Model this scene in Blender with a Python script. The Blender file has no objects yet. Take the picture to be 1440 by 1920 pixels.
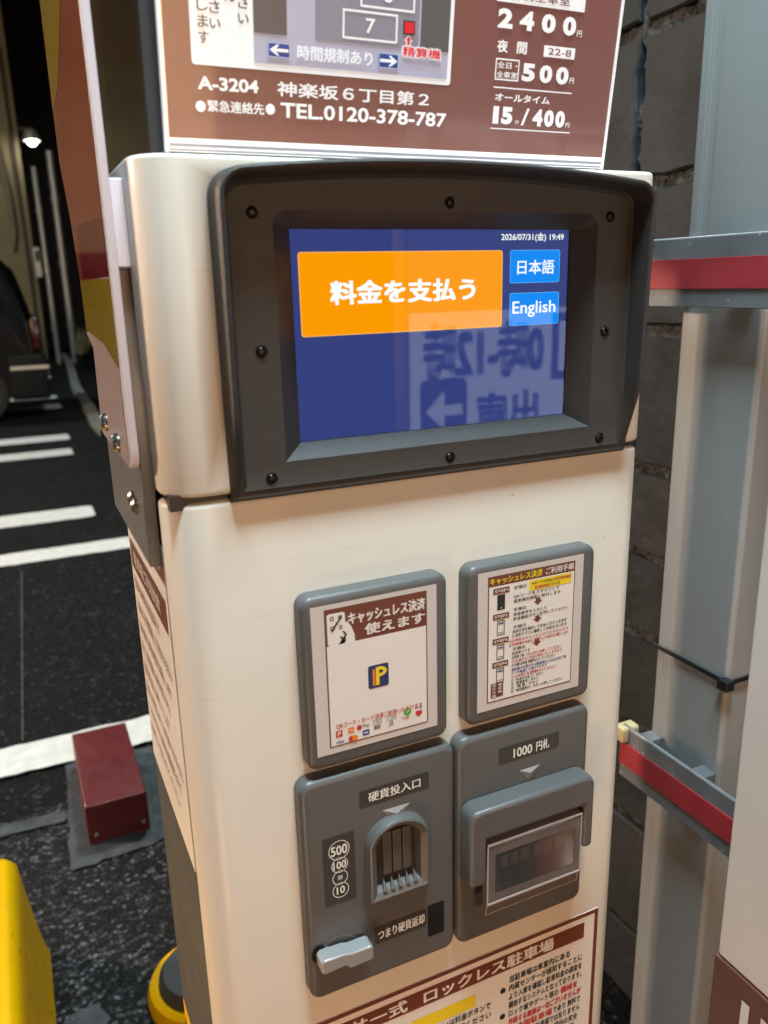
import bpy, bmesh, math, random
from mathutils import Vector, Matrix
random.seed(7)
rad = math.radians
scene = bpy.context.scene
col = scene.collection

# ------------------------------------------------------------------ camera
cam_d = bpy.data.cameras.new('camera')
cam = bpy.data.objects.new('camera', cam_d)
col.objects.link(cam)
scene.camera = cam
cam_d.sensor_fit = 'VERTICAL'
cam_d.sensor_height = 36.0
cam_d.sensor_width = 27.0
cam_d.lens = 28.46
cam_d.clip_start = 0.02
cam_d.clip_end = 400
right = Vector((0.90673371, -0.42098791, -0.02455927))
down = Vector((-0.13683629, -0.23863463, -0.96142048))
fwd = Vector((0.3988857, 0.87511296, -0.27398448))
CAM = Vector((0.0, -0.516, 1.25))
m = Matrix.Identity(4)
for i in range(3):
    m[i][0] = right[i]; m[i][1] = -down[i]; m[i][2] = -fwd[i]; m[i][3] = CAM[i]
cam.matrix_world = m
cam_d.dof.use_dof = True
cam_d.dof.focus_distance = 0.72
cam_d.dof.aperture_fstop = 7.0

# ------------------------------------------------------------------ world: night sky
world = bpy.data.worlds.new('World'); scene.world = world; world.use_nodes = True
wn = world.node_tree.nodes; wl = world.node_tree.links
bg = wn['Background']
sky_t = wn.new('ShaderNodeTexSky'); sky_t.sky_type = 'NISHITA'; sky_t.sun_disc = False
sky_t.sun_elevation = rad(-3.0); sky_t.sun_rotation = rad(300)
wl.new(sky_t.outputs[0], bg.inputs[0]); bg.inputs[1].default_value = 0.12

# ------------------------------------------------------------------ exposure
vs = scene.view_settings
vs.view_transform = 'Standard'; vs.look = 'None'; vs.gamma = 1; vs.use_curve_mapping = False
vs.exposure = 0.1
scene.cycles.use_denoising = True
scene.cycles.max_bounces = 8
scene.cycles.sample_clamp_indirect = 6

LED = 150.0      # radiance of the cool lamp head over the pay station
WARM_FILL = 11.0       # radiance of the added warm shop windows across the lane
LOT = 165.0     # radiance of the lamp heads over the lot, the far one added
GLOBE_FILL = 400.0    # radiance of the added warm globe lamp on the left
LOW_FILL = 15.0    # radiance of the added low warm light in front
VEND_FILL = 5.0      # radiance of the added vending-shaped light, front left
LIT = 2.8        # radiance of the lit parking signboard seen in the screen glass

# ------------------------------------------------------------------ materials
def srgb(r, g, b):
    f = lambda c: c/12.92 if c <= 0.04045 else ((c+0.055)/1.055)**2.4
    return (f(r/255), f(g/255), f(b/255), 1)

def mat(name, colr, rough=0.5, metal=0.0, coat=0.0, var=0.0, vscale=20.0, bump=0.0, bscale=200.0,
        spec=0.5, rvar=0.0, emit=0.0, coatr=0.05, stretch=None, bdist=0.002):
    M = bpy.data.materials.new(name); M.use_nodes = True
    N = M.node_tree.nodes; L = M.node_tree.links
    b = N['Principled BSDF']
    b.inputs['Base Color'].default_value = colr
    b.inputs['Roughness'].default_value = rough
    b.inputs['Metallic'].default_value = metal
    b.inputs['Coat Weight'].default_value = coat
    b.inputs['Coat Roughness'].default_value = coatr
    b.inputs['Specular IOR Level'].default_value = spec
    if emit:
        b.inputs['Emission Color'].default_value = colr
        b.inputs['Emission Strength'].default_value = emit
    tc = None
    def coord():
        nonlocal tc
        if tc is None:
            t = N.new('ShaderNodeTexCoord')
            if stretch:
                mp = N.new('ShaderNodeMapping'); mp.inputs['Scale'].default_value = stretch
                L.new(t.outputs['Object'], mp.inputs[0]); tc = mp.outputs[0]
            else:
                tc = t.outputs['Object']
        return tc
    if var:
        n = N.new('ShaderNodeTexNoise'); n.inputs['Scale'].default_value = vscale; n.inputs['Detail'].default_value = 6
        L.new(coord(), n.inputs['Vector'])
        r = N.new('ShaderNodeValToRGB'); L.new(n.outputs['Fac'], r.inputs[0])
        r.color_ramp.elements[0].position = 0.3; r.color_ramp.elements[1].position = 0.7
        r.color_ramp.elements[0].color = [c*(1-var) for c in colr[:3]]+[1]
        r.color_ramp.elements[1].color = [min(1, c*(1+var)) for c in colr[:3]]+[1]
        L.new(r.outputs[0], b.inputs['Base Color'])
        if emit: L.new(r.outputs[0], b.inputs['Emission Color'])
    if rvar:
        n = N.new('ShaderNodeTexNoise'); n.inputs['Scale'].default_value = vscale*1.7; n.inputs['Detail'].default_value = 5
        L.new(coord(), n.inputs['Vector'])
        mr = N.new('ShaderNodeMapRange'); L.new(n.outputs['Fac'], mr.inputs[0])
        mr.inputs[1].default_value = 0.3; mr.inputs[2].default_value = 0.7
        mr.inputs[3].default_value = max(0.02, rough-rvar); mr.inputs[4].default_value = min(1, rough+rvar)
        L.new(mr.outputs[0], b.inputs['Roughness'])
    if bump:
        n = N.new('ShaderNodeTexNoise'); n.inputs['Scale'].default_value = bscale; n.inputs['Detail'].default_value = 4
        L.new(coord(), n.inputs['Vector'])
        bp = N.new('ShaderNodeBump'); bp.inputs['Strength'].default_value = bump; bp.inputs['Distance'].default_value = bdist
        L.new(n.outputs['Fac'], bp.inputs['Height']); L.new(bp.outputs[0], b.inputs['Normal'])
    return M

def emis(name, colr, strength):
    M = bpy.data.materials.new(name); M.use_nodes = True
    N = M.node_tree.nodes; L = M.node_tree.links
    N.remove(N['Principled BSDF'])
    e = N.new('ShaderNodeEmission'); e.inputs[0].default_value = colr; e.inputs[1].default_value = strength
    L.new(e.outputs[0], N['Material Output'].inputs[0])
    return M

MT = {}
MT['cream'] = mat('cream_paint', (0.70, 0.655, 0.585, 1), 0.5, coat=0.10, coatr=0.10, var=0.045, vscale=7, rvar=0.05, bump=0.03, bscale=60)
MT['cabinet'] = mat('dark_cabinet_paint', (0.078, 0.083, 0.102, 1), 0.6, coat=0.0, spec=0.2, var=0.08, vscale=8, rvar=0.08)
MT['bezel'] = mat('charcoal_plastic', (0.034, 0.0325, 0.032, 1), 0.5, bump=0.25, bscale=1100, rvar=0.05, vscale=30)
MT['grey'] = mat('grey_plastic', (0.106, 0.103, 0.102, 1), 0.40, bump=0.08, bscale=1300, var=0.04, vscale=25, rvar=0.06)
MT['label'] = mat('label_dark_film', (0.05, 0.048, 0.047, 1), 0.4)
MT['paler'] = mat('raised_marker_plastic', (0.30, 0.29, 0.285, 1), 0.35)
MT['brown_dark'] = mat('dark_slot_plastic', (0.035, 0.027, 0.024, 1), 0.5)
MT['slat'] = mat('slot_slat_metal', (0.105, 0.098, 0.09, 1), 0.45, metal=0.2, var=0.1, vscale=60)
MT['black'] = mat('black_plastic', (0.012, 0.012, 0.013, 1), 0.35)
MT['screw'] = mat('black_screw', (0.012, 0.012, 0.012, 1), 0.3, metal=0.6)
MT['steel'] = mat('bright_steel', (0.42, 0.40, 0.39, 1), 0.33, metal=1.0)
MT['lever'] = mat('lever_silver', (0.55, 0.55, 0.55, 1), 0.3, metal=0.55, coat=0.3)
MT['white_print'] = mat('white_print', (0.82, 0.82, 0.80, 1), 0.5)
MT['brown_print'] = mat('brown_print', srgb(112, 62, 48), 0.45)
MT['dark_print'] = mat('dark_print', (0.02, 0.02, 0.02, 1), 0.5)
MT['red_print'] = mat('red_print', (0.55, 0.04, 0.05, 1), 0.5)
MT['blue_print'] = mat('blue_print', (0.04, 0.07, 0.35, 1), 0.5)
MT['yellow_print'] = mat('yellow_print', (0.85, 0.66, 0.02, 1), 0.5)
MT['orange_print'] = mat('orange_print', (0.85, 0.22, 0.02, 1), 0.5)
MT['navy_print'] = mat('navy_print', (0.02, 0.035, 0.13, 1), 0.5)
MT['green_print'] = mat('green_print', (0.05, 0.4, 0.07, 1), 0.5)
MT['paper'] = mat('notice_paper', (0.80, 0.765, 0.735, 1), 0.45, var=0.02, vscale=30)
# ribbed sticker border
def ribbed():
    M = mat('ribbed_sticker', (0.66, 0.62, 0.60, 1), 0.5)
    N = M.node_tree.nodes; L = M.node_tree.links; b = N['Principled BSDF']
    t = N.new('ShaderNodeTexCoord'); w = N.new('ShaderNodeTexWave'); w.bands_direction = 'Z'; w.inputs['Scale'].default_value = 190
    L.new(t.outputs['Object'], w.inputs['Vector'])
    r = N.new('ShaderNodeValToRGB'); L.new(w.outputs['Fac'], r.inputs[0])
    r.color_ramp.elements[0].color = (0.50, 0.45, 0.44, 1); r.color_ramp.elements[1].color = (0.74, 0.70, 0.685, 1)
    L.new(r.outputs[0], b.inputs['Base Color'])
    return M
MT['ribbed'] = ribbed()
# backlit top sign prints
BL = 0.36
MT['s_brown'] = mat('backlit_brown', srgb(116, 74, 66), 0.35, coat=0.3, emit=BL, var=0.03, vscale=6)
MT['s_white'] = mat('backlit_white', (0.80, 0.82, 0.84, 1), 0.35, coat=0.3, emit=BL*1.15)
MT['s_lilac'] = mat('backlit_lilac', srgb(168, 168, 190), 0.35, coat=0.3, emit=BL)
MT['s_mid'] = mat('backlit_slate', srgb(128, 128, 142), 0.35, coat=0.3, emit=BL)
MT['s_dark'] = mat('backlit_dark_grey', srgb(84, 82, 84), 0.35, coat=0.3, emit=BL)
MT['s_blue'] = mat('backlit_blue', srgb(24, 66, 146), 0.35, coat=0.3, emit=BL)
MT['s_red'] = mat('backlit_red', srgb(206, 22, 40), 0.35, coat=0.3, emit=BL)
MT['s_black'] = mat('backlit_black', (0.02, 0.02, 0.022, 1), 0.35, coat=0.3)
MT['gloss_black'] = mat('gloss_black_side', (0.02, 0.017, 0.016, 1), 0.07, coat=0.6, coatr=0.03)
MT['alu'] = mat('anodised_trim', (0.55, 0.57, 0.60, 1), 0.3, metal=0.7)
# screen
MT['scr_bg'] = emis('screen_blue', (0.033, 0.050, 0.195, 1), 1.0)
MT['scr_orange'] = emis('screen_orange', (1.0, 0.335, 0.0, 1), 0.95)
MT['scr_orange_l'] = emis('screen_orange_light', (1.0, 0.5, 0.12, 1), 1.0)
MT['scr_blue'] = emis('screen_button_blue', (0.0, 0.26, 0.92, 1), 0.95)
MT['scr_blue_l'] = emis('screen_button_edge', (0.12, 0.45, 1.0, 1), 1.0)
MT['scr_white'] = emis('screen_white', (0.93, 1.0, 0.97, 1), 1.0)
def glass_mat(name, tint=(1, 1, 1, 1), f0=1.0, rough=0.02, haze=0.0):
    M = bpy.data.materials.new(name); M.use_nodes = True
    N = M.node_tree.nodes; L = M.node_tree.links
    N.remove(N['Principled BSDF'])
    tr = N.new('ShaderNodeBsdfTransparent'); tr.inputs[0].default_value = tint
    gl = N.new('ShaderNodeBsdfGlossy'); gl.inputs['Roughness'].default_value = rough
    fr = N.new('ShaderNodeFresnel'); fr.inputs[0].default_value = 1.5
    mx = N.new('ShaderNodeMixShader')
    mu = N.new('ShaderNodeMath'); mu.operation = 'MULTIPLY'; mu.inputs[1].default_value = f0; mu.use_clamp = True
    L.new(fr.outputs[0], mu.inputs[0]); L.new(mu.outputs[0], mx.inputs[0])
    base = tr.outputs[0]
    if haze:
        df = N.new('ShaderNodeBsdfDiffuse'); df.inputs[0].default_value = (0.7, 0.66, 0.66, 1)
        m2 = N.new('ShaderNodeMixShader'); m2.inputs[0].default_value = haze
        L.new(tr.outputs[0], m2.inputs[1]); L.new(df.outputs[0], m2.inputs[2]); base = m2.outputs[0]
    L.new(base, mx.inputs[1]); L.new(gl.outputs[0], mx.inputs[2])
    L.new(mx.outputs[0], N['Material Output'].inputs[0])
    return M
MT['glass'] = glass_mat('screen_glass', f0=1.0, rough=0.012)
MT['clear'] = glass_mat('clear_plastic', tint=(0.93, 0.90, 0.90, 1), f0=0.8, rough=0.15, haze=0.16)
MT['clear_frame'] = mat('clear_plastic_frame', (0.135, 0.118, 0.116, 1), 0.25, coat=0.4, coatr=0.08, var=0.15, vscale=60)
MT['clear_edge'] = mat('clear_plastic_edge', (0.45, 0.40, 0.41, 1), 0.15, coat=0.5)
# surroundings
MT['plate_edge'] = mat('plate_edge_white', (0.72, 0.70, 0.80, 1), 0.4)
MT['plate_grey'] = mat('plate_mauve_grey', (0.34, 0.26, 0.27, 1), 0.35, coat=0.1)
MT['plate_red'] = mat('plate_orange_red', (0.36, 0.07, 0.04, 1), 0.16, coat=0.7, coatr=0.04, var=0.12, vscale=12)
MT['plate_crimson'] = mat('plate_crimson', (0.22, 0.012, 0.02, 1), 0.12, coat=0.7, coatr=0.04)
MT['plate_yellow'] = mat('plate_yellow', (0.42, 0.32, 0.02, 1), 0.15, coat=0.7, coatr=0.04)
MT['bracket'] = mat('bracket_grey', (0.13, 0.122, 0.118, 1), 0.4, metal=0.2)
MT['galv'] = mat('galvanised_steel', (0.315, 0.322, 0.324, 1), 0.5, metal=0.2, var=0.12, vscale=7, rvar=0.1, stretch=(1, 1, 0.12))
MT['rail_grey'] = mat('rail_grey_paint', (0.21, 0.22, 0.235, 1), 0.4, metal=0.35, var=0.18, vscale=18, rvar=0.1, bump=0.05, bscale=150)
MT['rail_red'] = mat('rail_red_tape', (0.36, 0.034, 0.044, 1), 0.42, var=0.14, vscale=22, rvar=0.1)
MT['panel_grey'] = mat('panel_pale_grey', (0.78, 0.745, 0.71, 1), 0.4, var=0.03, vscale=5)
MT['panel_brown'] = mat('panel_brown', (0.13, 0.045, 0.033, 1), 0.4, var=0.08, vscale=10)
MT['cream_cap'] = mat('cream_plastic_cap', (0.62, 0.50, 0.27, 1), 0.4)
MT['yellow'] = mat('yellow_plastic', (0.92, 0.50, 0.0, 1), 0.42, coat=0.04, coatr=0.2, spec=0.12, var=0.06, vscale=14, rvar=0.06)
MT['rubber'] = mat('grey_rubber', (0.06, 0.063, 0.066, 1), 0.6, bump=0.1, bscale=500)
MT['maroon'] = mat('maroon_paint', (0.14, 0.018, 0.022, 1), 0.38, coat=0.25, var=0.08, vscale=16, rvar=0.06)
MT['carblack'] = mat('car_black_paint', (0.004, 0.004, 0.005, 1), 0.3, coat=0.05, coatr=0.05, spec=0.15)
MT['cargrey'] = mat('car_bumper_grey', (0.011, 0.0115, 0.012, 1), 0.5, spec=0.2)
MT['carglass'] = mat('car_dark_glass', (0.008, 0.008, 0.01, 1), 0.05, coat=1.0)
MT['tyre'] = mat('tyre_rubber', (0.012, 0.012, 0.012, 1), 0.7)
MT['tail'] = mat('tail_lamp_red', (0.05, 0.008, 0.008, 1), 0.15, coat=1.0)
MT['beige_wall'] = mat('beige_render', (0.25, 0.205, 0.115, 1), 0.8, var=0.12, vscale=1.4, bump=0.2, bscale=40)
MT['navy_wall'] = mat('dark_navy_cladding', (0.012, 0.014, 0.022, 1), 0.6, var=0.2, vscale=1)
MT['trim_dark'] = mat('dark_trim', (0.03, 0.028, 0.024, 1), 0.6)
MT['pipe'] = mat('pale_pipe', (0.42, 0.42, 0.40, 1), 0.35, metal=0.4)
MT['meter'] = mat('meter_white', (0.62, 0.6, 0.5, 1), 0.5)
MT['leaf_dry'] = mat('dry_leaf', (0.25, 0.20, 0.10, 1), 0.7, var=0.2, vscale=30)
MT['kerb'] = mat('worn_kerb', (0.22, 0.22, 0.2, 1), 0.8, var=0.3, vscale=6)
MT['chalk'] = mat('faded_chalk', (0.06, 0.065, 0.065, 1), 0.8, var=0.7, vscale=40)
MT['line'] = mat('road_line_white', (0.74, 0.76, 0.76, 1), 0.6, var=0.10, vscale=30, bump=0.5, bscale=180)
MT['sealant'] = mat('grey_sealant', (0.058, 0.066, 0.078, 1), 0.6, var=0.4, vscale=32, bump=0.4, bscale=120)
MT['mortar'] = mat('mortar', (0.044, 0.045, 0.044, 1), 0.9, var=0.8, vscale=95, bump=1.0, bscale=110, bdist=0.008)

def block_mat(name, base):
    M = mat(name, base, 0.75, var=0.55, vscale=11, bump=0.85, bscale=55, bdist=0.004)
    N = M.node_tree.nodes; L = M.node_tree.links; b = N['Principled BSDF']
    # pits and pale specks of aggregate
    t = N.new('ShaderNodeTexCoord'); v = N.new('ShaderNodeTexVoronoi'); v.inputs['Scale'].default_value = 55
    n = N.new('ShaderNodeTexNoise'); n.inputs['Scale'].default_value = 9
    L.new(t.outputs['Object'], v.inputs['Vector']); L.new(t.outputs['Object'], n.inputs['Vector'])
    r = N.new('ShaderNodeValToRGB'); L.new(v.outputs['Distance'], r.inputs[0])
    r.color_ramp.elements[0].position = 0.05; r.color_ramp.elements[0].color = (1, 1, 1, 1)
    r.color_ramp.elements[1].position = 0.14; r.color_ramp.elements[1].color = (0, 0, 0, 1)
    r2 = N.new('ShaderNodeValToRGB'); L.new(n.outputs['Fac'], r2.inputs[0])
    r2.color_ramp.elements[0].position = 0.5; r2.color_ramp.elements[1].position = 0.62
    mu = N.new('ShaderNodeMath'); mu.operation = 'MULTIPLY'; L.new(r.outputs[0], mu.inputs[0]); L.new(r2.outputs[0], mu.inputs[1])
    mx = N.new('ShaderNodeMixRGB'); L.new(mu.outputs[0], mx.inputs[0])
    old = b.inputs['Base Color'].links[0].from_socket
    L.new(old, mx.inputs[1]); mx.inputs[2].default_value = (0.02, 0.02, 0.02, 1)
    L.new(mx.outputs[0], b.inputs['Base Color'])
    return M
MT['block_a'] = block_mat('concrete_block_dark', (0.018, 0.0205, 0.0225, 1))
MT['block_b'] = block_mat('concrete_block_brown', (0.026, 0.0265, 0.0265, 1))
MT['block_c'] = block_mat('concrete_block_blue', (0.016, 0.0195, 0.0225, 1))

def wear(M, colr, scale=60, dot=0.08, mask=(0.55, 0.62), mscale=6, scratch=0.0, stretch=(1, 1, 1), amount=0.8):
    """sparse specks and scratches with a colour of their own"""
    N = M.node_tree.nodes; L = M.node_tree.links; b = N['Principled BSDF']
    t = N.new('ShaderNodeTexCoord'); mp = N.new('ShaderNodeMapping'); mp.inputs['Scale'].default_value = stretch
    L.new(t.outputs['Object'], mp.inputs[0])
    v = N.new('ShaderNodeTexVoronoi'); v.inputs['Scale'].default_value = scale; L.new(mp.outputs[0], v.inputs['Vector'])
    r = N.new('ShaderNodeValToRGB'); L.new(v.outputs['Distance'], r.inputs[0])
    r.color_ramp.elements[0].position = dot*0.5; r.color_ramp.elements[0].color = (1, 1, 1, 1)
    r.color_ramp.elements[1].position = dot; r.color_ramp.elements[1].color = (0, 0, 0, 1)
    n = N.new('ShaderNodeTexNoise'); n.inputs['Scale'].default_value = mscale; n.inputs['Detail'].default_value = 3; L.new(t.outputs['Object'], n.inputs['Vector'])
    r2 = N.new('ShaderNodeValToRGB'); L.new(n.outputs['Fac'], r2.inputs[0])
    r2.color_ramp.elements[0].position = mask[0]; r2.color_ramp.elements[1].position = mask[1]
    mu = N.new('ShaderNodeMath'); mu.operation = 'MULTIPLY'; L.new(r.outputs[0], mu.inputs[0]); L.new(r2.outputs[0], mu.inputs[1])
    last = mu.outputs[0]
    if scratch:
        mp2 = N.new('ShaderNodeMapping'); mp2.inputs['Rotation'].default_value = (0.5, 0.6, 0.4); mp2.inputs['Scale'].default_value = (14, 14, 320)
        L.new(t.outputs['Object'], mp2.inputs[0])
        n3 = N.new('ShaderNodeTexNoise'); n3.inputs['Scale'].default_value = 1.0; n3.inputs['Detail'].default_value = 2; L.new(mp2.outputs[0], n3.inputs['Vector'])
        r3 = N.new('ShaderNodeValToRGB'); L.new(n3.outputs['Fac'], r3.inputs[0])
        r3.color_ramp.elements[0].position = 0.70; r3.color_ramp.elements[1].position = 0.76
        m3 = N.new('ShaderNodeMath'); m3.operation = 'MULTIPLY'; m3.inputs[1].default_value = scratch; L.new(r3.outputs[0], m3.inputs[0])
        m4 = N.new('ShaderNodeMath'); m4.operation = 'MAXIMUM'; L.new(last, m4.inputs[0]); L.new(m3.outputs[0], m4.inputs[1]); last = m4.outputs[0]
    m5 = N.new('ShaderNodeMath'); m5.operation = 'MULTIPLY'; m5.inputs[1].default_value = amount; L.new(last, m5.inputs[0])
    mx = N.new('ShaderNodeMixRGB'); L.new(m5.outputs[0], mx.inputs[0])
    ins = b.inputs['Base Color']
    if ins.links: L.new(ins.links[0].from_socket, mx.inputs[1])
    else: mx.inputs[1].default_value = ins.default_value
    mx.inputs[2].default_value = colr; L.new(mx.outputs[0], ins)
wear(MT['cream'], (0.22, 0.17, 0.12, 1), 30, 0.05, (0.48, 0.54), 5, 0.14, amount=0.8)
wear(MT['rail_grey'], (0.62, 0.63, 0.64, 1), 75, 0.16, (0.50, 0.60), 9, 0.5, amount=0.8)
wear(MT['rail_red'], (0.55, 0.30, 0.30, 1), 60, 0.10, (0.52, 0.62), 9, 0.4, amount=0.55)
wear(MT['galv'], (0.62, 0.64, 0.65, 1), 40, 0.07, (0.52, 0.6), 5, 0.25, amount=0.5)
wear(MT['maroon'], (0.36, 0.2, 0.2, 1), 60, 0.07, (0.52, 0.6), 8, 0.25, amount=0.6)
wear(MT['yellow'], (0.10, 0.05, 0.01, 1), 26, 0.14, (0.50, 0.58), 9, 0.45, amount=0.75)
wear(MT['sealant'], (0.30, 0.31, 0.33, 1), 90, 0.2, (0.48, 0.6), 12, 0.0, amount=0.7)
wear(MT['bezel'], (0.10, 0.095, 0.09, 1), 60, 0.05, (0.55, 0.62), 9, 0.2, amount=0.5)
wear(MT['grey'], (0.24, 0.23, 0.22, 1), 70, 0.05, (0.53, 0.6), 9, 0.2, amount=0.45)
def asphalt(name, base, fleck, scale, amount, rough):
    M = bpy.data.materials.new(name); M.use_nodes = True
    N = M.node_tree.nodes; L = M.node_tree.links; b = N['Principled BSDF']
    t = N.new('ShaderNodeTexCoord')
    wob = N.new('ShaderNodeTexNoise'); wob.inputs['Scale'].default_value = scale*0.9
    L.new(t.outputs['Object'], wob.inputs['Vector'])
    add = N.new('ShaderNodeMixRGB'); add.blend_type = 'LINEAR_LIGHT'; add.inputs[0].default_value = 0.006
    L.new(t.outputs['Object'], add.inputs[1]); L.new(wob.outputs['Color'], add.inputs[2])
    v = N.new('ShaderNodeTexVoronoi'); v.inputs['Scale'].default_value = scale
    L.new(add.outputs[0], v.inputs['Vector'])
    sep = N.new('ShaderNodeSeparateColor'); L.new(v.outputs['Color'], sep.inputs[0])
    r = N.new('ShaderNodeValToRGB'); L.new(sep.outputs[0], r.inputs[0])
    e = r.color_ramp.elements
    e[0].position = 0.0; e[0].color = [c*0.55 for c in base[:3]]+[1]
    e[1].position = 1.0; e[1].color = fleck
    k = r.color_ramp.elements.new(1-amount); k.color = base
    k = r.color_ramp.elements.new(min(0.995, 1-amount*0.35)); k.color = [(base[i]+fleck[i])*0.42 for i in range(3)]+[1]
    d = N.new('ShaderNodeValToRGB'); L.new(v.outputs['Distance'], d.inputs[0])
    d.color_ramp.elements[0].position = 0.30; d.color_ramp.elements[0].color = (1, 1, 1, 1)
    d.color_ramp.elements[1].position = 0.62; d.color_ramp.elements[1].color = (0.25, 0.25, 0.25, 1)
    mx = N.new('ShaderNodeMixRGB'); mx.blend_type = 'MULTIPLY'; mx.inputs[0].default_value = 1
    L.new(r.outputs[0], mx.inputs[1]); L.new(d.outputs[0], mx.inputs[2])
    big = N.new('ShaderNodeTexNoise'); big.inputs['Scale'].default_value = 2.2; big.inputs['Detail'].default_value = 7
    L.new(t.outputs['Object'], big.inputs['Vector'])
    br = N.new('ShaderNodeValToRGB'); L.new(big.outputs['Fac'], br.inputs[0])
    br.color_ramp.elements[0].position = 0.3; br.color_ramp.elements[0].color = (0.6, 0.6, 0.6, 1)
    br.color_ramp.elements[1].position = 0.75; br.color_ramp.elements[1].color = (1.35, 1.35, 1.4, 1)
    m2 = N.new('ShaderNodeMixRGB'); m2.blend_type = 'MULTIPLY'; m2.inputs[0].default_value = 1
    L.new(mx.outputs[0], m2.inputs[1]); L.new(br.outputs[0], m2.inputs[2])
    L.new(m2.outputs[0], b.inputs['Base Color'])
    b.inputs['Roughness'].default_value = rough; b.inputs['Specular IOR Level'].default_value = 0.22
    bp = N.new('ShaderNodeBump'); bp.inputs['Strength'].default_value = 0.9; bp.inputs['Distance'].default_value = 0.004
    hm = N.new('ShaderNodeMath'); hm.operation = 'MULTIPLY_ADD'; hm.inputs[1].default_value = 0.6
    L.new(sep.outputs[1], hm.inputs[0]); L.new(v.outputs['Distance'], hm.inputs[2])
    L.new(hm.outputs[0], bp.inputs['Height']); L.new(bp.outputs[0], b.inputs['Normal'])
    return M
MT['asph_far'] = asphalt('smooth_dark_asphalt', (0.0060, 0.0072, 0.0084, 1), (0.075, 0.08, 0.085, 1), 95, 0.20, 0.8)
MT['asph_near'] = asphalt('coarse_asphalt', (0.015, 0.016, 0.020, 1), (0.21, 0.22, 0.245, 1), 112, 0.46, 0.6)

# ------------------------------------------------------------------ mesh helpers
class F:                       # a local frame: a along u, b along v, c along n (out of the face)
    def __init__(s, o, u, v):
        s.o = Vector(o); s.u = Vector(u).normalized(); s.v = Vector(v).normalized(); s.n = s.u.cross(s.v)
    def p(s, a, b, c=0.0):
        return s.o + s.u*a + s.v*b + s.n*c
FRONT = F((0, 0, 0), (1, 0, 0), (0, 0, 1))          # front of the pay station, c points at the viewer
LA = math.atan(0.139)
SIGN = F((0, 0.03, 1.33), (1, 0, 0), (0, -math.sin(LA), math.cos(LA)))
SIDE = F((0.081, 0, 0), (0, -1, 0), (0, 0, 1))      # left flank, a = -y
GROUND = F((0, 0, 0), (1, 0, 0), (0, 1, 0))

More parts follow.
